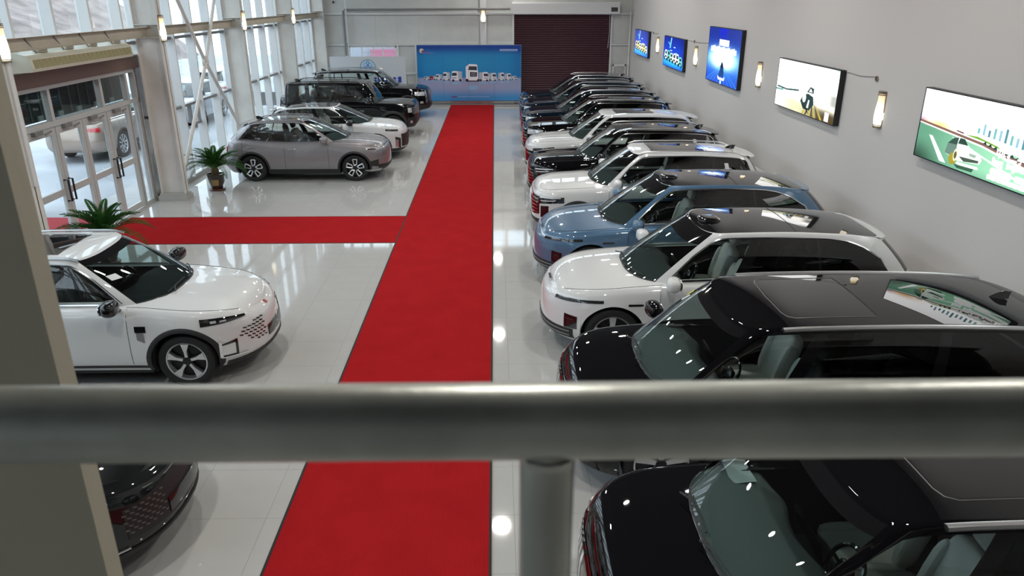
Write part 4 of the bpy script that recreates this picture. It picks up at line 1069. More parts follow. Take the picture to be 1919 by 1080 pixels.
for k in range(16): a.rect(.575+.0175*k, .045+.004*(k % 2), .592+.0175*k, .105, 'ffffff')
lightbox('large green road light box with a white car and city skyline', 10.93, 7.88, 2.52, 3.50, a)
def cable(label, pts):
    t = tag(MB().tube(pts, .007, 6).build('power_cable', mat('cable_grey', (.35, .34, .33), rough=.6)), label, 'cable'); return t
for (lb, y0, z0, y1, z1) in (('grey cable from the racing car light box to a ceiling hook', 13.75, 3.46, 12.6, 3.48), ('grey cable between the blue vehicles light box and the tall blue one', 25.5, 3.4, 22.65, 3.46), ('short grey cable beside the small blue light box nearest the shutter', 31.6, 3.42, 30.2, 3.40)):
    t = thing('power_cable', lb, 'cable', (XR-.012, y0, z0)); MB().tube([(0, 0, 0), (0, (y1-y0)*.5, -.03+(z1-z0)*.5), (0, y1-y0, z1-z0)], .006, 6).build('lead', mat('cable_grey', (.35, .34, .33), rough=.6), t)
    c = (y1-y0)*(1.0 if y0 < 30 and y0 < 20 else .3); MB().lathe([(.03, -.01), (.045, -.01), (.045, .01), (.03, .01)], 14, 'x', (0, c, (z1-z0)*.4-.02)).build('junction', mat('junction_brown', (.25, .2, .16), rough=.5), t)
# ---------------------------------------------------------------- banner and sign at the far end
bn = thing('truck_banner', 'wide blue banner with a row of white trucks at the end of the red carpet', 'banner', (-1.19, 35.75, 0))
BW, BH, Z0 = 4.75, 2.46, .20
a = Art(BW, BH)
def bsky(u, v):
    c = mixc('1f86c4', '0d3f98', sstep(.80, .97, v)+.25*sstep(.1, 0, u)+.35*sstep(.86, 1, u)); c = mixc(c, '2a9ad0', .6*math.exp(-((v-.68)/.18)**2-((u-.45)/.4)**2))
    gnd = mixc('9aa2c4', '3f8fcc', sstep(.26, .04, v)); return mixc(c, gnd, sstep(.425, .405, v))
a.bg(bsky, 40, 44)
def truck(u, v, w, h, col, right):
    s = 1 if right else -1; q = lambda x, y: (u+s*x*w, v+y*h)
    a.poly([q(-.5, .06), q(.5, .06), q(.5, .45), q(.42, .95), q(.2, 1.0), q(-.5, .92)], col); a.poly([q(-.5, .1), q(-.15, .1), q(-.12, .95), q(-.5, .9)], 'b8bcc8')
    a.poly([q(-.02, .52), q(.46, .50), q(.40, .80), q(.0, .82)], '30384c'); a.rect(min(q(.0, 0)[0], q(.45, 0)[0]), v+.24*h, max(q(.0, 0)[0], q(.45, 0)[0]), v+.36*h, 'a0a4b0')
    a.disc(q(-.34, 0)[0], v+.06*h, w*.11, '20222c'); a.disc(q(.32, 0)[0], v+.04*h, w*.11, '20222c')
    a.poly([q(-.4, -.12), q(.42, -.12), q(.40, -.38), q(-.36, -.36)], '8fb4d4')
for (u, v, w, h, c, r) in ((.085, .385, .055, .06, 'd8dce8', 0), (.14, .385, .06, .07, 'b83048', 0), (.20, .385, .06, .10, 'e8ecf2', 0), (.275, .375, .07, .15, 'e8ecf2', 0), (.375, .365, .105, .18, 'eef0f6', 0), (.64, .365, .095, .16, 'eef0f6', 1), (.725, .37, .075, .14, 'e8ecf2', 1), (.81, .375, .06, .14, 'e4e8f0', 1), (.875, .38, .06, .12, 'e4e8f0', 1), (.935, .385, .05, .07, 'd0d8e8', 1)): truck(u, v, w, h, c, r)
a.poly([(.465, .38), (.585, .37), (.585, .50), (.575, .66), (.50, .67), (.465, .62)], 'f2f3f8'); a.poly([(.490, .56), (.575, .555), (.570, .625), (.497, .63)], '38404e'); a.poly([(.505, .44), (.572, .44), (.575, .52), (.505, .525)], '2c2c38')
a.rect(.515, .46, .562, .475, '8c8c98'); a.rect(.515, .49, .562, .505, '8c8c98'); a.rect(.48, .37, .585, .395, 'f0f0f4'); a.rect(.485, .352, .58, .37, '28282e'); a.disc(.475, .375, .014, '22242c'); a.disc(.585, .375, .012, '22242c')
a.poly([(.485, .20), (.58, .21), (.575, .27), (.49, .275)], '88b8dc')
a.disc(.045, .905, .022, 'c8d0b8'); a.disc(.062, .885, .018, '8a3c70', .03); a.poly([(.05, .86), (.16, .855), (.16, .875), (.06, .885)], '6c74b8'); a.arc([(.08, .93), (.17, .85), (.24, .80)], .01, '3a86c4')
for k in range(11): a.rect(.795+.0158*k, .905, .808+.0158*k, .935, 'a8bce8')
a.rect(.795, .893, .968, .899, '88a8dc'); a.rect(.32, .062, .372, .085, '7a4c80')
for k in range(20): a.rect(.385+.0155*k, .066, .396+.0155*k, .080, '9cb8e4')
for u in (.245, .49, .74): a.rect(u-.0008, .02, u+.0008, .98, '1a6cac')
a.build('print', print_mat('banner_print', 0, .35), bn, Matrix(((1, 0, 0, -BW/2), (0, 0, -1, -.012), (0, 1, 0, Z0), (0, 0, 0, 1))))
MB().bb(-BW/2-.02, BW/2+.02, -.01, .03, Z0-.01, Z0+BH+.02).build('board', mat('banner_board', (.10, .20, .40), rough=.5), bn, smooth=False)
MB().bb(-BW/2, BW/2, -.03, .03, .10, .17).build('base_rail', SATIN, bn, smooth=False); MB().bb(-BW/2, BW/2, -.035, .03, .0, .05).build('base_rail', GREYBAR, bn, smooth=False)
for x in (-2.3, -1.1, .1, 1.3, 2.3): MB().tube([(x, 0, .05), (x, 0, .14)], .012, 8).build('stud', CHROME, bn)
for x in (-2.3, 2.3): MB().bb(x-.03, x+.03, .03, .08, 0, 2.5).build('stand', SATIN, bn, smooth=False)
sg = thing('sign_board', 'white sign board with a round blue emblem behind the black off-roaders', 'sign', (-5.78, 35.4, 0))
SW, SH = 3.42, 1.20
MB().bb(-SW/2, SW/2, 0, .05, 1.0, 1.0+SH).build('board', mat('sign_white', (.62, .65, .68), rough=.35), sg, smooth=False)
for x in (-1.5, 1.5): MB().bb(x-.03, x+.03, .01, .06, 0, 1.02).build('leg', STEELW, sg, smooth=False)
a = Art(SW, SH); cu, cv = .5, .60
a.disc(cu, cv, .105, '2c4a58'); a.disc(cu, cv, .099, 'b4d4e8'); 
E1 = lambda cx, cy, rx, ry, n=18: [(cx+rx*math.cos(2*math.pi*k/n), cy+ry*math.sin(2*math.pi*k/n)) for k in range(n+1)]
a.arc(E1(cu, cv+.17, .013, .075), .012, '4c58b0'); a.arc(E1(cu-.028, cv+.10, .020, .075), .009, '6c78c4'); a.arc(E1(cu+.028, cv+.10, .020, .075), .009, '6c78c4')
a.arc([(cu-.06, cv-.12), (cu-.01, cv+.06), (cu+.02, cv+.16)], .012, '4454b4'); a.arc([(cu+.07, cv-.12), (cu+.01, cv+.06), (cu-.01, cv+.12)], .012, '5058b8'); a.arc([(cu-.08, cv+.02), (cu+.08, cv+.02)], .010, '5c94cc')
a.arc([(cu-.02, cv+.0), (cu, cv-.12), (cu+.03, cv+.0)], .008, '7c98d8')
for k, q in enumerate((.57, .62, .67, .72, .78, .83, .885)):
    a.rect(q, .10, q+.038, .14, '2c48a8'); a.rect(q, .19, q+.038, .23, '2c48a8'); a.rect(q+.013, .05, q+.025, .26, '2c48a8'); 
    if k % 2: a.rect(q, .05, q+.01, .26, '2c48a8')
a.rect(.895, .05, .935, .27, '2c48a8')
a.build('print', print_mat('sign_print', 0, .35), sg, Matrix(((1, 0, 0, -SW/2), (0, 0, -1, -.003), (0, 1, 0, 1.0), (0, 0, 0, 1))))
# ---------------------------------------------------------------- potted sago palms
LEAF = mat('palm_leaf', (.028, .10, .018), rough=.6, spec=.12, noise=(6, .35, 3)); STEMM = mat('palm_stem', (.10, .08, .035), rough=.8); POT = mat('glazed_pot', (.035, .02, .012), rough=.15, coat=.6, noise=(9, .5, 3)); GOLD = mat('pot_relief', (.30, .20, .07), rough=.35); SAUC = mat('pot_saucer', (.12, .03, .02), rough=.3); SOIL = mat('soil', (.03, .02, .015), rough=.9)
def palm(label, x, y, scale, seed):
    rnd = random.Random(seed); t = thing('potted_palm', label, 'plant', (x, y, 0), 0, None)
    MB().lathe([(.001, .0), (.19, .0), (.21, .03), (.20, .045), (.001, .045)], 24).build('saucer', SAUC, t)
    p = MB().lathe([(.001, .04), (.13, .04), (.145, .06), (.19, .22), (.205, .36), (.215, .40), (.22, .43), (.195, .43), (.19, .40), (.001, .395)], 28).build('pot', POT, t)
    for k in range(3): a0 = 2*math.pi*k/3-1.4; MB().lathe([(.172, .14), (.198, .22), (.204, .30)], 6, a0=a0-.45, a1=a0+.45).build('relief', GOLD, p)
    MB().lathe([(.001, .40), (.188, .40)], 20).build('soil', SOIL, t)
    MB().lathe([(.001, .38), (.09, .40), (.10, .50), (.07, .60), (.001, .62)], 14).build('trunk', STEMM, t)
    for k in range(36):
        az = 2.399*k+rnd.uniform(-.15, .15); el = math.radians(80-58*(k/36)**.9+rnd.uniform(-6, 6)); ln = (.62+.22*(k/30))*scale*rnd.uniform(.9, 1.1); m = MB(); pts = []
        px, pz = .03, .58; ang = el
        for j in range(11):
            pts.append((px, pz)); px += ln/10*math.cos(ang); pz += ln/10*math.sin(ang); ang -= .085+.05*(k/30)
        R = Matrix.Rotation(az, 3, 'Z'); P3 = [R @ Vector((a_, 0, b_)) for a_, b_ in pts]; m.tube(P3, [.008-.0006*j for j in range(11)], 4)
        for j in range(2, 21):
            f = j/20*9.9; i = int(f); c = P3[i].lerp(P3[min(i+1, 10)], f-i); tn = (P3[min(i+1, 10)]-P3[max(i-1, 0)]).normalized(); sd = tn.cross(Vector((0, 0, 1))).normalized(); up = sd.cross(tn)
            L_ = .15*scale*math.sin(math.pi*min(.97, .18+.8*j/20))**.7
            for s in (1, -1):
                tip = c+(sd*s*.55+tn*.80+up*.20).normalized()*L_*1.15; mid = c.lerp(tip, .45)+up*.006; wv = (tn*.8-sd*s*.55)*.017
                m.add([c, mid-wv, tip, mid+wv], [(0, 1, 2, 3)])
        m.build('frond', LEAF, t, fix=False, smooth=False)
    return t
palm('potted sago palm by the column behind the grey crossover', -7.30, 19.35, 1.0, 3)
palm('potted sago palm beside the entrance red carpet, behind the near white crossover', -7.35, 13.55, 1.05, 5)
# ---------------------------------------------------------------- outside
struct(MB().bb(-70, XG-.2, -30, 70, -.30, -.10).build('ground_outside', mat('snowy_asphalt', (.34, .36, .39), rough=.6, noise=(.35, .25, 6)), smooth=False))
struct(MB().bb(XG-1.4, XG-.2, YF, YB, -.12, -.02).build('floor_apron', mat('apron_stone', (.40, .40, .40), rough=.5, noise=(2, .1, 4)), smooth=False))
hl = MB(); G = []
rnd = random.Random(11)
for i in range(40):
    y = -30+2.6*i; G.append([(-27-1.2*math.sin(i*.8), y, -.15), (-29-math.sin(i*1.3), y, 1.6+.4*math.sin(i)), (-34, y, 4.2+.5*math.sin(i*.7)), (-42, y, 8+1.0*math.sin(i*.5)), (-60, y, 15+1.5*math.sin(i*.37))])
struct(hl.grid(G).build('hillside', mat('winter_hillside', (.22, .18, .165), rough=.95, noise=(.8, .4, 8)), None))
SNOW = mat('snow', (.82, .85, .90), rough=.7, bump=(8, .3))
for k, (x, y, rx, ry, h) in enumerate(((-23.5, 41, 2.2, 4.5, 1.5), (-24.5, 30, 2.0, 4.5, 1.2), (-24, 51, 2.2, 4.5, 1.6), (-22.5, 21, 1.5, 3, .8))):
    tag(MB().sel((x, y, -.2), (rx*2, ry*2, h*2), 1.1, 1.0, 24, 12).build('snow_mound', SNOW), ('large white heap of cleared snow', 'low white heap of cleared snow', 'tallest white heap of cleared snow', 'small white heap of cleared snow')[k]+' at the foot of the hillside', 'snow', 'snow heaps outside')
tag(MB().bb(XG-4.0, XG-.6, 14.6, 16.8, -.10, -.012).build('door_mat', mat('outdoor_red', (.36, .025, .035), rough=.9)), 'faded red carpet laid on the pavement outside the entrance doors', 'carpet')
tag(MB().lathe([(.001, -.1), (.17, -.1), (.17, 3.6), (.001, 3.6)], 24, 'z', (-10.9, 17.3, 0)).build('porch_column', STEELW), 'round white porch column outside the entrance doors', 'column')
cn = thing('porch_canopy', 'dark green planted canopy hung outside above the entrance doors', 'canopy', (XD-.25, 12.6, 2.44))
CG = mat('canopy_green', (.006, .016, .011), rough=.6, noise=(12, .6, 4)); MB().bb(-2.6, -.05, 0, 5.8, .78, .95).build('roof_slab', CLAD, cn, smooth=False); MB().bb(-.12, -.05, 0, 5.8, .02, .78).build('back_panel', CG, cn, smooth=False)
for k in range(14): MB().tube([(-.03, .5+.36*k, .76), (-.03, .5+.36*k, .06)], .010, 5).build('hanging_strand', mat('strand_green', (.10, .15, .12), rough=.6), cn)
for k in range(7): MB().bb(-.05, -.01, .7+.72*k, .86+.72*k, .03, .13).build('planter_box', mat('planter_teal', (.20, .27, .25), rough=.6), cn, smooth=False)
# street wall seen through the rear window
struct(MB().bb(-12, 0, 42, 42.3, -.1, 6).build('wall_outside', mat('rendered_wall', (.40, .42, .47), rough=.8), smooth=False))
tag(MB().bb(-6.6, -5.2, 41.6, 41.95, -.1, 2.12).build('pink_hoarding', mat('pink_board', (.55, .20, .28), rough=.6)), 'pink hoarding outside beyond the rear window', 'hoarding')
struct(MB().bb(-14, 8, YB+.3, 42, -.3, -.1).build('ground_rear', MATS['snowy_asphalt'], smooth=False))
# ---------------------------------------------------------------- cars
WHITE = paint('pearl_white', (.70, .71, .71)); BLUE = paint('steel_blue', (.085, .17, .28), metal=.25); BLACK = paint('black', (.004, .004, .005)); NAVY = paint('blue_black', (.004, .010, .020))
GREY = paint('warm_grey', (.27, .255, .265), metal=.55, rough=.4); BEIGE = paint('champagne', (.33, .26, .21), metal=.4); PALE = paint('pale_silver', (.55, .60, .66), metal=.4)
RSUV = math.pi
G_R = 'cars parked in a row along the right wall'; G_L = 'cars parked along the glazed wall'
arch_vt = [(0, .965), (.68, .965), (.80, .55), (.85, .78), (.93, .88), (1.05, .905), (1.9, .905), (2.12, .86), (2.28, .70), (2.45, .92), (3, .92)]
# 1 smooth-nosed five metre crossover (white and blue)
smooth = dict(L=5.28, W=2.0, lidar=True, fin=False, spoiler=.07, rg=2.38, fo=.93, wb=3.03, R=.39, Lf=1.05, nf=2.45, crown=.06,
  top=[(0, .86), (.10, .915), (.4, .985), (1.0, 1.04), (1.6, 1.08), (2.6, 1.11), (3.6, 1.13), (4.6, 1.16), (5.1, 1.13), (5.28, 1.0)],
  nose=[(0, -.10), (.15, -.01), (.4, 0), (.7, -.015), (.88, -.05), (1, -.13)],
  gB=(1.15, .85, 5.16, .55), gT=(2.16, .30, 4.72, .45), gTw=.66, roof=[(1.9, 1.705), (2.4, 1.735), (3.2, 1.745), (4.0, 1.715), (4.8, 1.62)],
  roof_black=4.58, pano_m=.9, wins=[(.80, 1.20), (1.27, 1.66), (1.675, 2.06)], vt=[(0, .87), (.66, .87), (.70, .80), (.80, .55), (.85, .78), (.93, .88), (1.05, .905), (1.72, .905), (1.86, .86), (1.96, .74), (2.06, .48), (2.2, .7), (2.38, .92), (3, .92)], dlo_r=.012, mirror_z=.10,
  front=[('headlight', LENS, .36, .88, (.82, .865), (.865, .905), dict(off=.006)), ('light_bar', DRL, 0, .42, (.865, .845), (.878, .86), dict(off=.005)),
         ('corner_vent', GLOSSBLACK, .52, .66, (.46, .46), (.66, .64)), ('vent_lens', LENS, .545, .63, (.50, .50), (.60, .59), dict(off=.010)), ('lower_grille', PLASTIC, 0, .62, (.28, .30), (.45, .45)),
         ('grille_bar', GREYBAR, 0, .58, (.33, .34), (.345, .355), dict(off=.012)), ('grille_bar', GREYBAR, 0, .58, (.39, .40), (.405, .415), dict(off=.012)), ('emblem', CHROME, 0, .05, (.905, .905), (.925, .925), dict(off=.012, nu=3, nv=2)),
         ('fender_camera', GLOSSBLACK, 1.02, 1.075, (.835, .84), (.862, .862), dict(off=.012))])
# 2 long black people carrier crossover
mpv = dict(L=5.22, W=1.99, fo=.95, wb=3.05, R=.39, Lf=.85, nf=3.0, crown=.05, sec=DEF['sec'],
  top=[(0, .90), (.08, .97), (.3, 1.03), (.9, 1.09), (1.5, 1.13), (2.6, 1.15), (3.8, 1.16), (4.8, 1.18), (5.1, 1.12), (5.22, 1.0)],
  nose=[(0, -.10), (.15, -.01), (.4, 0), (.75, -.01), (.9, -.03), (1, -.09)],
  gB=(.80, .68, 5.1, .4), gT=(1.66, .28, 4.9, .3), gTw=.735, gBw=.87, dash=mat('dash_pale', (.20, .215, .21), rough=.65), roof=[(1.6, 1.725), (2.1, 1.765), (3.2, 1.78), (4.2, 1.76), (5.0, 1.70)], rcrown=.035,
  wins=[(.80, 1.17), (1.22, 1.62), (1.66, 2.3)], pano=(2.15, 3.05), pano_m=.74, rails=(2.05, 4.85, .004, SATIN), rail_r=.03, rail_in=-.018, chrome_dlo=False, vt=arch_vt, six=True, seatrows=(2.25, 3.25),
  front=[('headlight', LENSCLEAR, .40, .86, (.66, .74), (.88, .90), dict(off=.010)), ('headlight_rim', CHROME, .30, .42, (.60, .64), (.90, .89), dict(off=.012)), ('grille', GLOSSBLACK, 0, .30, (.42, .42), (.86, .86)),
         ('lower_grille', PLASTIC, 0, .66, (.27, .29), (.40, .40))]+
        [('grille_slat', CHROME, .03+.045*k, .05+.045*k, (.45, .45), (.84, .84), dict(off=.014, nu=2)) for k in range(6)])
# 3 crossovers with roof rails
rail_suv = dict(L=4.9, W=1.93, fo=.92, wb=2.86, R=.375, Lf=.85, nf=3.0, crown=.055, creases=[(.45, .55, .012, .07)],
  top=[(0, .93), (.08, .99), (.35, 1.03), (1.0, 1.07), (1.6, 1.10), (2.6, 1.12), (3.6, 1.14), (4.5, 1.17), (4.8, 1.12), (4.9, 1.0)],
  nose=[(0, -.10), (.15, -.01), (.4, 0), (.75, -.005), (.9, -.02), (1, -.08)],
  gB=(1.22, .75, 4.8, .45), gT=(2.10, .28, 4.5, .35), gTw=.65, roof=[(1.85, 1.70), (2.3, 1.735), (3.2, 1.74), (4.0, 1.71), (4.6, 1.65)],
  wins=[(.80, 1.24), (1.30, 1.72), (1.74, 2.22)], vt=arch_vt, rails=(2.15, 4.35, .045, SATIN), arch_trim=.05, dlo_r=.013,
  front=[('headlight', LENS, .45, .92, (.74, .80), (.88, .91), dict(off=.008)), ('headlight_strip', DRL, .48, .88, (.865, .885), (.885, .90), dict(off=.012)), ('headlight_strip', DRL, .50, .80, (.80, .83), (.815, .842), dict(off=.012)),
         ('grille', GLOSSBLACK, 0, .46, (.45, .52), (.90, .88)), ('corner_intake', GLOSSBLACK, .50, .68, (.46, .48), (.70, .72)), ('lower_grille', PLASTIC, 0, .70, (.27, .29), (.40, .42))]+
        [('grille_slat', CHROME, 0, .42, (.50+.075*k, .54+.07*k), (.515+.075*k, .555+.07*k), dict(off=.012, nu=6, nv=1)) for k in range(5)])
fam = dict(rail_suv); fam.update(L=4.96, rails=None, Lf=.95, nf=2.6, creases=[(.40, .58, .020, .06)], pano=(2.45, 3.5), pano_m=.62, fin=False, spoiler=.28, chrome_dlo=False, arch_trim=.05,
  front=[('headlight', LENS, .46, .92, (.79, .86), (.86, .93), dict(off=.008)), ('grille', GLOSSBLACK, 0, .50, (.45, .50), (.80, .78)), ('grille_bar', CHROME, 0, .46, (.70, .70), (.72, .72), dict(off=.012)), ('lower_grille', PLASTIC, 0, .70, (.27, .29), (.42, .42))])
big = dict(rail_suv); big.update(L=5.0, W=1.96, R=.40, wheel='multi10', front=[('headlight', LENSCLEAR, .45, .90, (.78, .80), (.92, .92), dict(off=.010)), ('grille', GLOSSBLACK, 0, .46, (.45, .5), (.93, .92)), ('lower_grille', PLASTIC, 0, .7, (.28, .30), (.42, .42)), ('fog_lamp', LENSCLEAR, .55, .72, (.50, .50), (.60, .60))]+[('grille_slat', CHROME, 0, .42, (.52+.09*k, .54+.09*k), (.545+.09*k, .565+.09*k), dict(off=.014, nu=6, nv=1)) for k in range(5)])
NX = .70
def rcar(spec, body, label, y, nose_x, **kw):
    s = dict(spec); s.update(kw); return Car('crossover_car', label, G_R, (nose_x+s['L']/2, y, 0), math.pi, body, **s)
c1 = rcar(mpv, BLACK, 'long black crossover with a white sheet of paper on its pale dashboard', 4.32, .61)
c2 = rcar(mpv, BLACK, 'long black crossover with silver roof rails parked next to the white black-roofed one', 7.15, .66)
c3 = rcar(smooth, WHITE, 'smooth white crossover with a black glass roof', 10.2, .64, seats=CREAM)
c4 = rcar(smooth, BLUE, 'steel blue crossover with a black glass roof', 12.92, .66, seats=CREAM)
c5 = rcar(rail_suv, WHITE, 'white crossover with silver roof rails and a dark sunroof', 15.7, .74, pano=(2.42, 3.6), pano_m=.74, mirror_z=.10)
c6 = rcar(rail_suv, BLACK, 'black crossover with chrome window trim between two white ones', 18.45, .78, roofmat=None, seats=CREAM)
c7 = rcar(fam, WHITE, 'white family crossover without roof rails and with a rear spoiler', 21.05, .82, seats=SEATDARK)
c8 = rcar(big, BLACK, 'black crossover with large bright headlights behind the white family crossover', 23.9, .84, seats=SEATDARK)
for y, x, lb in ((26.5, .88, 'blue-black crossover third from the roller shutter'), (29.05, .92, 'blue-black crossover second from the roller shutter'), (31.5, .98, 'blue-black crossover nearest the roller shutter')):
    rcar(big, NAVY, lb, y, x, seats=SEATDARK)
# --- left side, noses toward the aisle
ev = dict(L=4.46, W=1.88, fo=.86, wb=2.75, R=.36, Lf=.85, nf=2.8, crown=.05, creases=[(.42, .60, .014, .07)], sill=.24,
  top=[(0, .88), (.10, .93), (.42, .985), (1.0, 1.035), (1.5, 1.05), (2.4, 1.03), (3.2, 1.05), (3.9, 1.10), (4.3, 1.06), (4.46, .92)],
  gB=(1.08, .85, 4.32, .45), gT=(2.14, .30, 3.85, .35), gTw=.60, gBw=.79, roof=[(1.9, 1.54), (2.3, 1.575), (2.9, 1.58), (3.5, 1.54), (4.0, 1.47)], rcrown=.035,
  wins=[(.80, 1.26), (1.34, 1.80), (1.82, 2.08)], vt=arch_vt, arch_trim=.055, priv=9, dlo_r=.006, nose=[(0, -.10), (.15, -.01), (.4, 0), (.7, -.01), (.88, -.04), (1, -.11)], seatrows=(2.35, 3.2), handle_z=.15, spoiler=.20)
cg = Car('crossover_car', 'grey compact crossover with block-spoke wheels beside the potted palm', G_L, (-2.98-4.46/2, 21.15, 0), 0, GREY, **dict(ev, wheel='block5', rails=(2.2, 3.7, .03, GREY), rail_in=.02, seats=SEATDARK, roof_black=3.5, pano_m=.75, chrome_dlo=GLOSSBLACK,
  front=[('headlight', LENSCLEAR, .50, .84, (.83, .87), (.885, .915), dict(off=.006)), ('headlight_shade', LENS, .60, .80, (.845, .865), (.87, .89), dict(off=.010)), ('nose_bar', CHROME, 0, .50, (.845, .845), (.875, .875), dict(off=.006)), ('corner_intake', PLASTIC, .55, .78, (.38, .42), (.58, .54)), ('lower_grille', PLASTIC, 0, .55, (.28, .28), (.40, .44)), ('bumper_lip', SATIN, .45, .86, (.25, .27), (.33, .31), dict(off=.014))]))
cw = Car('crossover_car', 'white compact crossover with black pillars and roof beside the grey one', G_L, (-2.80-4.6/2, 24.0, 0), 0, WHITE, **dict(ev, L=4.6, wb=2.8, gT=(2.14, .30, 4.0, .35), gB=(1.08, .85, 4.45, .45), top=[(0, .90), (.10, .95), (.42, 1.0), (1.0, 1.045), (1.5, 1.06), (2.4, 1.05), (3.4, 1.08), (4.1, 1.13), (4.45, 1.06), (4.6, .92)], roofmat=PANO, mirror=GLOSSBLACK, spoilermat=GLOSSBLACK, chrome_dlo=False, black_pillars=True, seats=CREAM,
  front=[('headlight', LENS, .50, .86, (.855, .89), (.905, .935), dict(off=.008)), ('grille', PLASTIC, 0, .40, (.36, .38), (.74, .76)), ('corner_blade', PLASTIC, .44, .62, (.34, .40), (.64, .70)), ('corner_fin', SATIN, .53, .62, (.36, .40), (.60, .62), dict(off=.014)), ('lower_grille', PLASTIC, 0, .8, (.25, .25), (.33, .35))]))
box = dict(L=4.72, W=1.93, fo=.80, wb=2.75, R=.40, tw=.26, sill=.36, Lf=.55, nf=4.2, Lr=.35, nr=4.5, crown=.03, sec=[(0, .05), (.1, .02), (.3, 0), (.6, 0), (.85, .01), (.95, .025), (1, .06)],
  nose=[(0, -.10), (.12, -.02), (.35, 0), (.8, -.02), (1, -.05)], tail=[(0, -.08), (.2, 0), (1, -.03)], flare=.035,
  top=[(0, 1.10), (.1, 1.14), (.5, 1.17), (1.1, 1.19), (1.6, 1.20), (3.0, 1.20), (4.3, 1.20), (4.72, 1.18)], gB=(1.30, .45, 4.66, .22), gT=(1.72, .35, 4.58, .2), gBw=.86, gTw=.74, ng=4, roof=[(1.6, 1.84), (2.0, 1.875), (3.2, 1.885), (4.6, 1.86)], rcrown=.03, bulge=.01, bulx=.03,
  wins=[(.80, 1.28), (1.34, 1.72), (1.78, 2.05)], vt=[(0, .95), (.68, .95), (.8, .88), (2.1, .88), (2.45, .9), (3, .9)], rails=(1.9, 4.4, .05, PLASTIC), arch_trim=.10, chrome_dlo=False, spare=True, spoiler=0, priv=9, seats=SEATDARK, wheel='star6', spokes=DARKALLOY, mirror=GLOSSBLACK, doors=(1.55, 2.65, 3.65),
  front=[('headlight', LENSCLEAR, .60, .82, (.88, .88), (1.04, 1.04), dict(off=.012)), ('grille', GLOSSBLACK, 0, .58, (.78, .78), (1.06, 1.06)), ('bumper_guard', PLASTIC, 0, .85, (.38, .40), (.70, .70), dict(off=.03)), ('fog_lamp', LENSCLEAR, .62, .74, (.52, .52), (.60, .60), dict(off=.035))]+[('grille_slat', GREYBAR, 0, .54, (.82+.05*k, .82+.05*k), (.84+.05*k, .84+.05*k), dict(off=.014, nv=1)) for k in range(5)])
cb_ = Car('off_road_car', 'boxy black off-roader with a spare wheel on its tail', G_L, (-2.85-4.72/2, 28.0, 0), 0, BLACK, **box)
c500 = dict(rail_suv, L=5.05, W=1.97, R=.42, sill=.34, fo=.90, wb=2.86, top=[(0, 1.06), (.08, 1.12), (.4, 1.17), (1.1, 1.20), (1.7, 1.22), (2.6, 1.22), (3.8, 1.23), (4.7, 1.24), (4.95, 1.18), (5.05, 1.05)], gB=(1.35, .7, 4.95, .4), gT=(2.08, .28, 4.75, .3), gTw=.70, gBw=.85, roof=[(1.85, 1.84), (2.3, 1.85), (3.2, 1.86), (4.2, 1.83), (4.85, 1.78)], rails=(2.1, 4.6, .05, SATIN), priv=9, seats=SEATDARK,
  front=[('headlight', LENSCLEAR, .55, .90, (.90, .92), (1.06, 1.06), dict(off=.012)), ('grille', GLOSSBLACK, 0, .50, (.66, .66), (1.10, 1.10)), ('grille_frame', CHROME, .46, .53, (.62, .64), (1.10, 1.09), dict(off=.02)), ('bumper_guard', PLASTIC, 0, .80, (.36, .38), (.55, .55), dict(off=.02)), ('fog_lamp', LENSCLEAR, .62, .74, (.60, .60), (.68, .68))]+[('grille_slat', CHROME, .04+.085*k, .065+.085*k, (.70, .70), (1.06, 1.06), dict(off=.014, nu=2)) for k in range(5)])
cl_ = Car('off_road_car', 'large black off-roader with chrome window trim next to the sign board', G_L, (-2.72-5.05/2, 32.6, 0), 0, BLACK, **c500)
